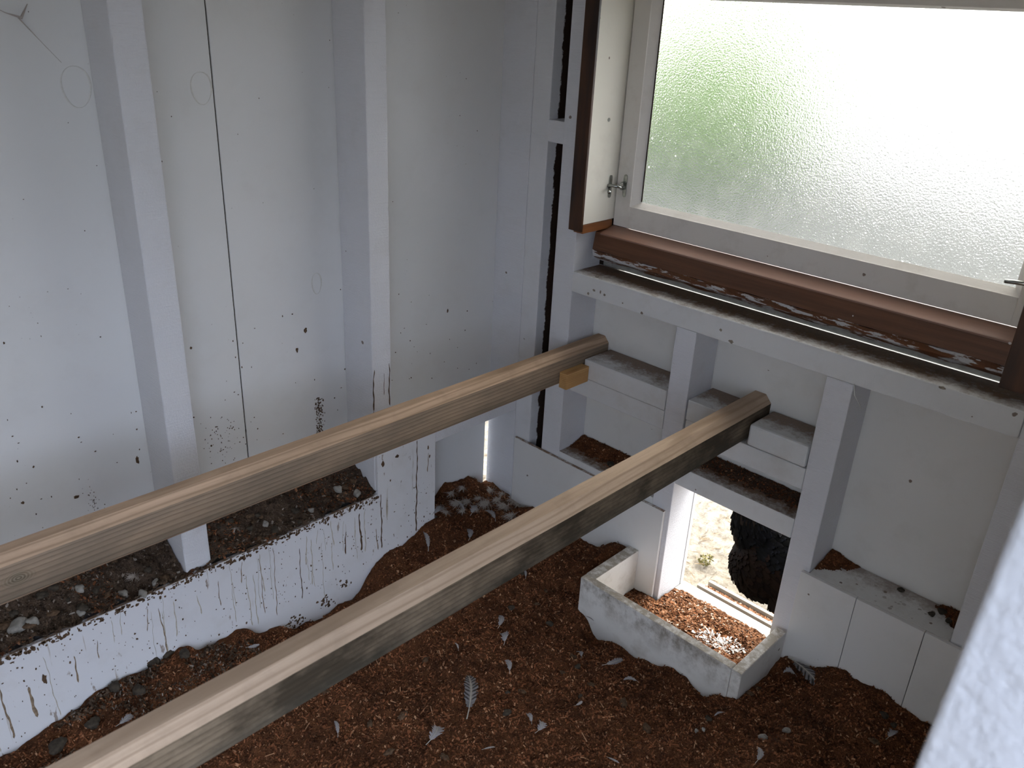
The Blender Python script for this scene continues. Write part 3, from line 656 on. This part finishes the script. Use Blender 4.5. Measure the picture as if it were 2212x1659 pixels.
def ribbons(host, x, runs, mat, name='dried_runs'):
    bm = bmesh.new()
    for i,(y,z0,z1,w) in enumerate(runs):
        n_ = max(6,int((z0-z1)/.004)); prev = None; ph = i*1.7
        for j in range(n_+1):
            t = j/n_; zz = z0+(z1-z0)*t; yc = y+.0010*math.sin(zz*70+ph)+.0005*math.sin(zz*210+ph)+.010*(t-.5)*((i%3)-1)*.4
            hw = w*(.30+.45*t+.30*math.sin(zz*130+ph*2)**2)*(1 if 0<j<n_ else .1)
            row = [bm.verts.new((x+.0002,yc-hw,Z(zz))),bm.verts.new((x+.0008,yc,Z(zz))),bm.verts.new((x+.0002,yc+hw,Z(zz)))]
            if prev:
                for k in range(2): bm.faces.new((prev[k],prev[k+1],row[k+1],row[k]))
            prev = row
    bmesh.ops.recalc_face_normals(bm, faces=list(bm.faces)); o = from_bm(name, bm, mat, host, origin=(x,runs[0][0],Z(runs[0][2]))); tag(o,kind='stuff')
for i in range(430):
    y = rr.uniform(.1,.955); lr.append((y, -1.004-.010*rr.random()**2-.012*(rr.random()**6), rr.uniform(.0008,.0042), rr.uniform(.0008,.0045)))
for i in range(240): lr.append((rr.uniform(.12,1.11), -1.01-.18*rr.random(), rr.uniform(.0003,.0012), rr.uniform(.0004,.0016)))
for (y,z) in ((.72,-1.225),(.735,-1.232),(.80,-1.215),(.815,-1.225),(.86,-1.20),(.43,-1.165)):
    for i in range(16): lr.append((y+rr.gauss(0,.007), z+rr.gauss(0,.007), rr.uniform(.001,.004), rr.uniform(.001,.004)))
marks(lining,'dropping_spatter',('x',XF+.010),lr)
FAINT = []
for i in range(30):
    y = rr.choice([rr.gauss(.70,.05), rr.gauss(.47,.05), rr.gauss(.85,.05), rr.uniform(.13,1.1)]); z0 = -1.01-.06*rr.random()
    if .1<y<1.11: FAINT.append((y,z0,z0-rr.uniform(.03,.15),rr.uniform(.0005,.0016)))
ribbons(lining, XF+.010, RUNS[:5], M_smear); ribbons(lining, XF+.010, RUNS[5:], M_run); ribbons(lining, XF+.0099, FAINT, plain('faint_tan_run',(.50,.45,.37),.7,0,200,.2), 'faint_runs'); RUNS = []
st2 = [o for o in bpy.data.objects if o.name.startswith('timber_stud') and 'second' in o.get('label','')][0]
marks(st2,'dropping_spatter',('x',XF), run(.9575,-.705,-.80,.002)+run(.999,-.70,-.80,.0018)+run(.959,-.80,-.885,.0022)+run(.985,-.72,-.77,.0008)+[(.96,-.90,.004,.012)])
ribbons(st2, XF, RUNS, M_smear)

def on_y(px,py,y):
    d = ray(px,py); return d*(y/d[1])
def on_x(px,py,x):
    d = ray(px,py); return d*(x/d[0])
rail1 = bpy.data.objects['window_rail']; l_ = []
for px,py,a,b in ((1290,597,.006,.004),(1283,627,.0045,.003),(1297,631,.0022,.0045),(1271,634,.004,.003),(1306,637,.004,.003),(1579,738,.006,.004),(1557,713,.003,.003),(2036,838,.006,.003),(1345,655,.002,.002),(1660,800,.002,.001),(2100,900,.0015,.001)):
    p = on_y(px,py,YF-.0015); l_.append((p[0],p[2],a,b))
marks(rail1,'chipped_spots',('y',YF-.0015),l_, plain('grey_brown_chip',(.28,.24,.19),.8,0,300,.4))
M_ring = plain('faint_ring_stain',(.66,.645,.60),.5,0,200,.1); bm = bmesh.new()
for px,py,ry_,rz_ in ((165,187,.021,.030),(435,190,.018,.026),(684,612,.011,.022)):
    p = on_x(px,py,XB); prev = None; fst = None
    for i in range(41):
        t = 2*math.pi*i/40; k = 1+.03*math.sin(3*t); w = .0010*(1+.6*math.sin(2*t+1))
        row = [bm.verts.new((XB+.0002,p[1]+math.cos(t)*(ry_*k+d),Z(p[2])+math.sin(t)*(rz_*k+d))) for d in (-w,0,w)]; row[1].co.x += .0004
        if prev:
            for k_ in range(2): bm.faces.new((prev[k_],prev[k_+1],row[k_+1],row[k_]))
        prev = row
bmesh.ops.recalc_face_normals(bm, faces=list(bm.faces)); tag(from_bm('ring_stains', bm, M_ring, wl),kind='stuff')
M_web = plain('dusty_cobweb',(.46,.40,.36),.9)
p = on_x(45,38,XB+.004); bm = tube_bm([(XB+.003,p[1]-.045,Z(p[2]+.02)),(XB+.006,p[1]-.02,Z(p[2]+.006)),(XB+.006,p[1],Z(p[2])),(XB+.003,p[1]+.012,Z(p[2]+.018))],[.0003,.0006,.0022,.0004],6)
r_ = tube_bm([(XB+.006,p[1]-.004,Z(p[2])),(XB+.004,p[1]+.02,Z(p[2]-.03)),(XB+.002,p[1]+.045,Z(p[2]-.06))],[.0010,.0003,.0002],6)
me_ = bpy.data.meshes.new('t'); r_.to_mesh(me_); r_.free(); bm.from_mesh(me_)
tag(from_bm('cobweb', bm, M_web, None, True),'dusty brown cobweb wisp high on the side wall at the top left','cobweb')
a_ = on_y(1845,829,YF-.003); b_ = on_y(1862,884,YF-.003); tag(from_bm('loose_thread', tube_bm([(a_[0],YF-.003,Z(a_[2])),(a_[0]+.006,YF-.004,Z((a_[2]+b_[2])/2)),(b_[0],YF-.003,Z(b_[2]))],.0006,5), plain('pale_thread',(.7,.69,.66),.8), None, True),'pale loose thread hanging from the rail under the window, above the tall right-hand panel','thread')
# ------------------------------------------------------------------ feathers
def feather_mesh(name, L, Wd, barred=False, curve=.25, fluff=.3, seed=0, arch=.12, which='all'):
    rr = random.Random(seed); bm = bmesh.new(); cl = bm.loops.layers.color.new('fcol'); n_ = 22
    def cpt(t): return Vector((L*t, curve*L*(t-.5)**2-curve*L*.25, arch*L*math.sin(math.pi*t)))
    cols = {}
    for side in ((-1,1) if which != 'quill' else ()):
        prev = None
        for i in range(n_*2+1):
            t = .18+.80*i/(n_*2); u = (t-.18)/.8
            w = Wd*.5*(math.sin(math.pi*min(1,u*.9+.1))**.6)*(1+rr.uniform(-fluff,fluff)*.6)
            if i == n_*2: w *= .2
            c = cpt(t); dirx = Vector((.55,side*1.0,0)).normalized(); row = []
            for k,s_ in enumerate((0,.35,.7,1.0)):
                p = c+dirx*w*s_; p.z += .12*w*s_*s_*(1 if not barred else -.6)+rr.uniform(-1,1)*fluff*.03*Wd; v = bm.verts.new(p)
                if barred:
                    ph = (t*L/(.30*Wd)) - .55*s_
                    dk = .5+.5*math.sin(ph*2*math.pi); g = 1 if dk>.45 else 0
                    col = (.50,.49,.50) if g else (.035,.03,.03)
                    if s_==0: col = (.6,.58,.55)
                    if u < .12: col = (.42,.41,.42)
                else: col = (.60,.59,.60)
                cols[v] = (*col,1); row.append(v)
            if prev:
                for k in range(3):
                    if rr.random() < fluff*.35 and k==2: continue
                    bm.faces.new((prev[k],prev[k+1],row[k+1],row[k]))
            prev = row
    # shaft
    pts = [cpt(t)+Vector((0,0,.0003)) for t in [0,.1,.2,.35,.5,.65,.8,.95]]; rings = []
    for i,p in enumerate(pts if which != 'vane' else []):
        r = L*.010*(1-.85*i/7)+.0002
        rg = [bm.verts.new(p+Vector((0,math.cos(a)*r,math.sin(a)*r))) for a in (0,1.57,3.14,4.71)]
        for v in rg: cols[v] = (.72,.70,.66,1)
        rings.append(rg)
    for i in range(7 if rings else 0):
        for k in range(4): bm.faces.new((rings[i][k],rings[i][(k+1)%4],rings[i+1][(k+1)%4],rings[i+1][k]))
    for f in bm.faces:
        f.smooth = True
        for l in f.loops: l[cl] = cols[l.vert]
    me = bpy.data.meshes.new(name); bm.to_mesh(me); bm.free(); return me
def fcol_mat(name, rough=.65, trans=.25):
    n = NT(name, rough, trans); a = n.t.nodes.new('ShaderNodeVertexColor'); a.layer_name = 'fcol'
    fine = n.noise(n.pos, 900, 2, .5); c = n.mix(n.math('MULTIPLY', fine, .35 if trans > .1 else 0.0), a.outputs[0], (.2,.18,.17)); return n.done(c)
M_feather = fcol_mat('feather')
def down_mesh(name, size, nb, seed):
    rr = random.Random(seed); bm = bmesh.new(); cl = bm.loops.layers.color.new('fcol')
    for i in range(nb):
        a = rr.uniform(0,6.28); el = rr.uniform(-.05,.45); L = size*rr.uniform(.5,1); d = Vector((math.cos(a)*math.cos(el),math.sin(a)*math.cos(el),math.sin(el)))
        s_ = d.cross(Vector((0,0,1))).normalized(); p = Vector((rr.gauss(0,.12),rr.gauss(0,.12),.05))*size; prev = None; bend = rr.uniform(-1.1,1.1)
        for j in range(6):
            t = j/5; q = p+d*L*t+s_*bend*L*t*t+Vector((0,0,-.35*L*t*t)); w = size*.025*(1-.8*t)+.00015
            row = (bm.verts.new(q-s_*w),bm.verts.new(q+s_*w+Vector((0,0,w))))
            if prev: bm.faces.new((prev[0],prev[1],row[1],row[0]))
            prev = row
    for f in bm.faces:
        for l in f.loops: l[cl] = (.72,.68,.64,1)
    me = bpy.data.meshes.new(name); bm.to_mesh(me); bm.free(); return me
def put(me, name, px, py, ang, label, group=None, zref=-1.2, lift=.004, rx=0, ry=0, s=1, cat='feather', pt=None):
    if me.materials: pass
    else: me.materials.append(M_feather)
    o = bpy.data.objects.new(name, me); COL.objects.link(o); p = on_z(px,py,zref) if pt is None else pt
    z = float(litter_z(p[0],p[1])) if pt is None or len(pt)<3 else pt[2]
    if pt is None:
        p = on_z(px,py,z); z = float(litter_z(p[0],p[1]))
    o.location = (p[0],p[1],Z(z)+lift); o.rotation_euler = (rx,ry,ang); o.scale = (s,s,s); tag(o,label,cat,group); return o
def seg(px0,py0,px1,py1,zz=-1.2):
    a = on_z(px0,py0,zz); b = on_z(px1,py1,zz); return math.atan2(b[1]-a[1],b[0]-a[0]), float(np.linalg.norm(b-a))
# barred pair
a_,L_ = seg(1008,1558,1010,1465); bf = put(feather_mesh('barred_feather',L_*1.05,.030,True,.25,.3,1,which='vane'),'barred_feather',1008,1560,a_,'black and white barred feather lying in the centre of the shavings',lift=.005)
q = bpy.data.objects.new('quill', feather_mesh('quill',L_*1.05,.030,True,.25,.3,1,which='quill')); q.data.materials.append(M_feather); COL.objects.link(q); q.parent = bf; q['label'] = 'pale central quill'
a_,L_ = seg(1705,1424,1785,1502); bf = put(feather_mesh('barred_feather',L_*1.05,.036,True,.1,.2,2,which='vane'),'barred_feather',1702,1420,a_,'dark grey banded feather with a white quill at the foot of the right panels',lift=.006)
q = bpy.data.objects.new('quill', feather_mesh('quill',L_*1.05,.036,True,.1,.2,2,which='quill')); q.data.materials.append(M_feather); COL.objects.link(q); q.parent = bf; q['label'] = 'pale central quill'
wf = [feather_mesh('white_feather',.030,.010,False,.6,.5,3),feather_mesh('white_feather',.024,.012,False,.9,.6,4,.25),feather_mesh('white_feather',.036,.007,False,.3,.3,5)]
spots = [(1148,1570,1135,1545,'small white feather beside a dark hole low in the centre'),
         (1155,1590,1165,1562,'curled pale feather just below the one beside the dark hole'),
         (730,1598,722,1562,'fluffy pale feather in the lower left of the open shavings'),
         (1300,1440,1345,1425,'wispy pale feather beside the front board of the threshold box'),
         (1255,1420,1245,1405,'tiny pale feather next to a dropping left of the threshold box'),
         (990,1410,985,1400,'white tip of a feather above the barred feather'),
         (1100,1460,1090,1430,'short bent white quill right of the barred feather'),
         (920,1615,945,1570,'thin straight quill at the lower edge left of centre'),
         (1310,1640,1330,1650,'bright white feather at the bottom edge, right of centre'),
         (1380,1475,1345,1470,'thin pale feather low beside the threshold box'),
         (1720,1468,1690,1460,'narrow grey feather left of the banded feather'),
         (1565,1545,1545,1552,'short pale quill below the corner of the threshold box'),
         (1630,1655,1635,1620,'fluffy brownish feather at the bottom edge, right side'),
         (1912,1602,1925,1582,'thin white quill near the foot of the blurred post'),
         (1135,1255,1130,1235,'small white feather under the near perch'),
         (1075,1360,1078,1330,'upright thin white quill just below the near perch'),
         (1088,1400,1082,1375,'tiny tan feather right below the upright quill'),
         (1040,1628,1070,1622,'curled white feather near the bottom edge'),
         (1240,1530,1255,1520,'short white feather low and right of centre'),
         (250,1570,285,1545,'soft white feather close to the left end of the near perch'),
         (1260,1350,1282,1362,'rounded white feather tucked against the corner of the threshold box'),
         (530,1395,560,1388,'flat white feather left of the near perch, below the streaked board')]
for i,(x0,y0,x1,y1,lab) in enumerate(spots):
    a_,L_ = seg(x0,y0,x1,y1); m_ = wf[i%3]; put(m_,'white_feather',x0,y0,a_,lab,s=max(.7,min(1.9,L_/ (.030,.024,.036)[i%3])),rx=random.uniform(-.3,.3),lift=.006)
# nest of down in the corner recess
dm = [down_mesh('down_feather',.030,90,1),down_mesh('down_feather',.022,70,2),down_mesh('down_feather',.038,110,3)]
nestlab = 'fluffy grey-white down feather in the pile filling the corner recess'
for i,(px,py,k,s) in enumerate([(975,1060,0,1),(990,1085,2,1),(1010,1075,0,1),(1035,1080,1,1),(1050,1095,2,1),(1075,1085,0,1.1),(1090,1100,2,1),(1110,1085,0,1.1),(1085,1070,1,1),(1060,1065,0,.9),(1120,1095,1,1),(955,1100,0,.9),(965,1115,1,1),(1000,1110,1,.9),(1030,1105,1,.8),(1105,1120,0,1),(1130,1085,1,.9),(1000,1055,1,1)]):
    put(dm[k],'down_feather',px,py,random.uniform(0,6),nestlab,'down feathers piled in the corner recess',lift=.006,s=s*.8)
for i,(x0,y0,x1,y1,lab) in enumerate([(1070,1137,1045,1118,'white quill pointing down from the down pile in the corner'),(930,1135,957,1118,'pale feather at the foot of the stepped white board'),(925,1165,915,1140,'thin curved quill leaning at the foot of the stepped white board'),(1012,1170,1008,1145,'small fluffy white feather just in front of the down pile'),(1015,1125,1018,1090,'curved white feather standing in the middle of the down pile'),(1003,1120,990,1103,'white feather on the front edge of the down pile'),(1140,1125,1125,1130,'stiff white quill at the right of the down pile')]):
    a_,L_ = seg(x0,y0,x1,y1); put(wf[i%3],'white_feather',x0,y0,a_,lab,s=max(.7,min(1.6,L_/.03)),lift=.010,ry=random.uniform(-.4,0))
for i,(px,py,k) in enumerate([(740,1030,0),(510,1145,1),(290,1250,1)]):
    p = on_z(px,py,-.985); put(dm[k],'down_feather',0,0,i,('downy tuft on the heap beside the second stud','downy tuft on the heap right of the near stud','downy tuft on the heap by a dark hollow')[i],pt=(p[0],p[1],-.985),s=.7,lift=.006)

# ------------------------------------------------------------------ outdoors
n = NT('bleached_bare_ground', .9, .1)
a = n.noise(n.pos, 30, 8, .7); b = n.noise(n.pos, 160, 4, .7); g = n.noise(n.scale(n.pos,(1,.35,1)), 55, 5, .7, .6)
c = n.ramp(a, [(.3,(.20,.165,.115)),(.5,(.34,.30,.24)),(.7,(.44,.41,.35))]); c = n.mix(n.math('MULTIPLY', n.step(g,.54,.66), .7), c, (.09,.06,.035))
far = n.step(n.Y, 2.6, 3.6)
grass = n.ramp(n.noise(n.pos, 8, 6, .7), [(.3,(.13,.13,.11)),(.7,(.22,.22,.19))])
c = n.mix(far, c, grass)
M_ground = n.done(c, n.bump(n.math('ADD', a, n.math('MULTIPLY', g, .8)), .9, .02))
n = NT('rough_yard', .9, .1)
c = n.ramp(n.noise(n.pos, 6, 7, .7), [(.3,(.045,.048,.042)),(.7,(.09,.09,.08))]); M_yard = n.done(c)
gr = grid_obj('ground', -2.2,.4,1.52,3.4,.012, lambda x,y: -1.55+.02*(vnoise(x,y,6,21)-.5)+.010*(vnoise(x,y,25,22)-.5)+.006*(vnoise(x,y,70,23)-.5), lambda x,y: x==x, M_ground)
S(gr); gr.name = 'ground'
S(box('ground_around', (-25,25,-25,25,-1.62,-1.575), M_yard, bev=0))
# twigs and bits on the ground
M_glare = plain('pale_glare_patch', (.72,.71,.68), .9, 0, 6, .1)
b = bmesh.new(); vs_ = [(-7.5,14.5),(-3.2,11.5),(4,9.5),(14,12),(14,26),(-11,26)]
A_ = [b.verts.new((x,y,Z(-1.573))) for x,y in vs_]; B_ = [b.verts.new((x,y,Z(-1.545))) for x,y in vs_]
b.faces.new(A_[::-1]); b.faces.new(B_)
for i in range(6): b.faces.new((A_[i],A_[(i+1)%6],B_[(i+1)%6],B_[i]))
S(from_bm('added_glare_patch', b, M_glare))  # pale ground patch added to whiten the upper right of the glass
tw = bmesh.new()
for i in range(260):
    x = random.uniform(-1.1,-.4); y = random.uniform(1.8,2.9); a0 = random.uniform(0,3.14); L = random.uniform(.01,.04); z0 = Z(-1.545)
    d = Vector((math.cos(a0),math.sin(a0),random.uniform(-.1,.2)))*L; u = Vector((-d.y,d.x,0)).normalized()*.0012; p = Vector((x,y,z0+.004))
    q = [tw.verts.new(p-u),tw.verts.new(p+u),tw.verts.new(p+d+u),tw.verts.new(p+d-u),]; r_ = tw.verts.new(p+d*.5+Vector((0,0,.0025)))
    for k in range(4): tw.faces.new((q[k],q[(k+1)%4],r_))
o = from_bm('ground_straw', tw, plain('straw_bits',(.34,.25,.15),.8)); tag(o,'scattered straw and twig bits on the bare ground outside the hen doorway','straw',kind='stuff')
p = on_z(1524,1212,-1.545)
def leafball(name, c, r, nleaf, size, mat, parent=None, flat=1.0, seed=0):
    rr = random.Random(seed); bm = bmesh.new()
    for i in range(nleaf):
        v = Vector((rr.gauss(0,1),rr.gauss(0,1),rr.gauss(0,1))).normalized(); k = rr.uniform(.7,1.0)
        q = Vector(c)+Vector((v.x*r[0],v.y*r[1],v.z*r[2]))*k; u = Vector((rr.gauss(0,1),rr.gauss(0,1),rr.gauss(0,.6))).normalized(); w = u.cross(v).normalized(); s_ = size*rr.uniform(.6,1.2)
        a1 = bm.verts.new(q-u*s_); a2 = bm.verts.new(q+w*s_*.4); a3 = bm.verts.new(q+u*s_+v*s_*.2); a4 = bm.verts.new(q-w*s_*.4); bm.faces.new((a1,a2,a3,a4))
    return from_bm(name, bm, mat, parent)
M_weed = plain('dull_weed_leaf', (.17,.15,.05), .7); M_leaf = plain('bush_leaf', (.22,.34,.08), .55, 0, 8, .35); M_leaf2 = plain('dark_hedge_leaf', (.10,.15,.05), .6, 0, 8, .35)
tag(leafball('weed_clump', (p[0],p[1],Z(-1.54)), (.022,.03,.012), 90, .008, M_weed, seed=3),'small dull green weed clump on the bare ground outside','weed')
bush = empty('leafy_bush', (-5.0,8.0,Z(-1.575))); tag(bush,'blurred yellow-green bush beyond the left part of the frosted glass','bush')
leafball('foliage', (-5.0,8.0,Z(-.75)), (1.3,1.0,.95), 6000, .12, M_leaf, bush, seed=4)
from_bm('trunk', tube_bm([(-5.0,8.0,Z(-1.58)),(-4.95,8.0,Z(-1.1)),(-5.0,8.05,Z(-.6))],[.06,.05,.03],8), M_dark, bush)

# ------------------------------------------------------------------ hen
hen = empty('hen', (-.67,1.90,Z(-1.545))); tag(hen,'hen with barred slate-grey back and brown breast standing outside the doorway','hen')
HA = math.radians(195); hf = Vector((math.cos(HA),math.sin(HA),0)); hs = Vector((-math.sin(HA),math.cos(HA),0)); HB = Vector((-.685,1.895,Z(-1.545)))
HS = 1.32
def hp_(f,s,h): return HB+(hf*f+hs*s+Vector((0,0,h)))*HS
bm = bmesh.new()
def blob(f,s,h,rf,rs_,rh,tilt=0):
    r = bmesh.ops.create_icosphere(bm, subdivisions=3, radius=1)
    for v in r['verts']:
        x,y,z = v.co.x*rf, v.co.y*rs_, v.co.z*rh; x,z = x*math.cos(tilt)-z*math.sin(tilt), x*math.sin(tilt)+z*math.cos(tilt)
        v.co = hp_(f+x,s+y,h+z)
blob(0,0,.165,.125,.088,.085,-.12); blob(.065,0,.145,.075,.076,.080,.3); blob(-.06,0,.150,.085,.082,.085); blob(-.13,0,.205,.07,.045,.045,-.75); blob(-.17,0,.25,.06,.022,.035,-.9)
blob(.10,0,.215,.048,.045,.075,-.35); blob(.125,0,.275,.030,.030,.06,-.15); blob(.135,0,.325,.026,.024,.028); blob(.150,0,.325,.02,.016,.018)
blob(-.01,.06,.10,.05,.035,.06); blob(-.01,-.06,.10,.05,.035,.06)
me = bpy.data.meshes.new('body'); bm.to_mesh(me); bm.free()
body = bpy.data.objects.new('body', me); COL.objects.link(body)
rm = body.modifiers.new('m','REMESH'); rm.mode = 'VOXEL'; rm.voxel_size = .006
s_m = body.modifiers.new('s','SMOOTH'); s_m.iterations = 6
dg = bpy.context.evaluated_depsgraph_get(); ev = body.evaluated_get(dg); me2 = bpy.data.meshes.new_from_object(ev); body.modifiers.clear(); body.data = me2
me2.transform(Matrix.Translation(-hen.location)); body.parent = hen
M_henb = plain('hen_under_plumage', (.008,.006,.005), .8, 0, 90, .4, spec=.03); me2.materials.clear(); me2.materials.append(M_henb)
me2.polygons.foreach_set('use_smooth',[True]*len(me2.polygons))
verts = [(hen.location+v.co, v.normal.copy()) for v in me2.vertices]
rr = random.Random(9); rr.shuffle(verts)
bm = bmesh.new(); cl = bm.loops.layers.color.new('fcol'); cnt = 0
for (p,nn) in verts[:3200]:
    q = (p-HB)/HS; f = q.dot(hf); h = q.z; s_ = q.dot(hs)
    if f>.125 and h>.30: continue
    neck = h>.235 and f>.05
    brown = (h < .185+.1*max(0,f)+rr.uniform(-.015,.015) and not neck)
    dirv = -hf*1.0+Vector((0,0,-.35)) if not neck else Vector((0,0,-1))-hf*.3
    d = (dirv-nn*dirv.dot(nn)).normalized(); w = nn.cross(d).normalized()
    L = rr.uniform(.022,.036)*(1.1 if not neck else 1.0); Wd = L*(.62 if not neck else .26)
    if brown: base = rr.choice([(.030,.014,.009),(.018,.009,.006),(.042,.020,.012)]); edge = tuple(x*1.2 for x in base)
    elif neck: base = (.006,.006,.008); edge = (.026,.029,.04)
    else: base = rr.choice([(.005,.005,.006),(.008,.008,.010),(.004,.004,.005)]); edge = (.035,.040,.055) if rr.random()<.3 else (.008,.008,.010)
    rows = []; vc = {}
    for t,wf_ in ((0,.35),(.35,.95),(.7,1.0),(1.0,.35)):
        row = []
        for u in (-1,0,1):
            v = bm.verts.new(p+nn*(.0025+.004*t-.003*abs(u))+d*L*(t-.3)+w*Wd*.5*u*wf_); vc[v] = edge if t>=1.0 else base; row.append(v)
        rows.append(row)
    for i in range(3):
        for k in range(2):
            fc = bm.faces.new((rows[i][k],rows[i][k+1],rows[i+1][k+1],rows[i+1][k])); fc.smooth = True
            for l in fc.loops: l[cl] = (*vc[l.vert],1)
# tail plumes
for i in range(14):
    sd = (i%7-3)*.012; p = hp_(-.15,sd,.24+.004*abs(i%7-3)); tip = hp_(-.25-.01*(i%3),sd*2.4,.33-.012*abs(i%7-3)-.02*(i//7)); w = hs*.012
    q = [bm.verts.new(p-w),bm.verts.new(p+w),bm.verts.new(tip+w),bm.verts.new(tip-w)]; m_ = bm.verts.new((p+tip)/2+Vector((0,0,.006)))
    for k in range(4):
        fc = bm.faces.new((q[k],q[(k+1)%4],m_))
        for l in fc.loops: l[cl] = (.05,.05,.06,1)
me = bpy.data.meshes.new('plumage'); bm.transform(Matrix.Translation(-hen.location)); bm.to_mesh(me); bm.free(); me.materials.append(fcol_mat('hen_plumage',.7,.03))
pl = bpy.data.objects.new('plumage', me); COL.objects.link(pl); pl.parent = hen; tag(pl,kind='stuff')
M_leg = plain('hen_leg_skin', (.55,.50,.42), .5, 0, 300, .3); M_comb = plain('hen_comb', (.42,.03,.03), .5); M_beak = plain('hen_beak',(.4,.32,.2),.4)
for s_ in (-.038,.038):
    lg = from_bm('leg', tube_bm([hp_(-.005,s_,.09),hp_(-.012,s_,.055),hp_(.0,s_,.006)],[0.0106,0.0079,0.0073],8), M_leg, hen, True)
    for an,L in ((-.5,.045),(0,.052),(.5,.045),(3.0,.022)):
        from_bm('toe', tube_bm([hp_(0,s_,.007),hp_(math.cos(an)*L*.5,s_+math.sin(an)*L*.5,.010),hp_(math.cos(an)*L,s_+math.sin(an)*L,.003)],[0.0069,0.0053,0.0026],8), M_leg, lg, True)
from_bm('comb', tube_bm([hp_(.120,0,.348),hp_(.132,0,.362),hp_(.142,0,.356),hp_(.150,0,.362),hp_(.160,0,.345)],[0.0040,0.0079,0.0066,0.0079,0.0040],8), M_comb, hen, True)
from_bm('beak', tube_bm([hp_(.162,0,.325),hp_(.176,0,.322),hp_(.186,0,.316)],[0.0106,0.0066,0.0013],8), M_beak, hen, True)
for s_ in (-1,1):
    from_bm('wattle', tube_bm([hp_(.155,s_*.006,.31),hp_(.156,s_*.007,.297),hp_(.154,s_*.006,.288)],[0.0040,0.0079,0.0040],8), M_comb, hen, True)
    b2 = bmesh.new(); bmesh.ops.create_icosphere(b2, subdivisions=2, radius=.0045); b2.transform(Matrix.Translation(hp_(.146,s_*.0165,.332))); from_bm('eye', b2, plain('hen_eye',(.02,.01,.01),.1), hen, True)
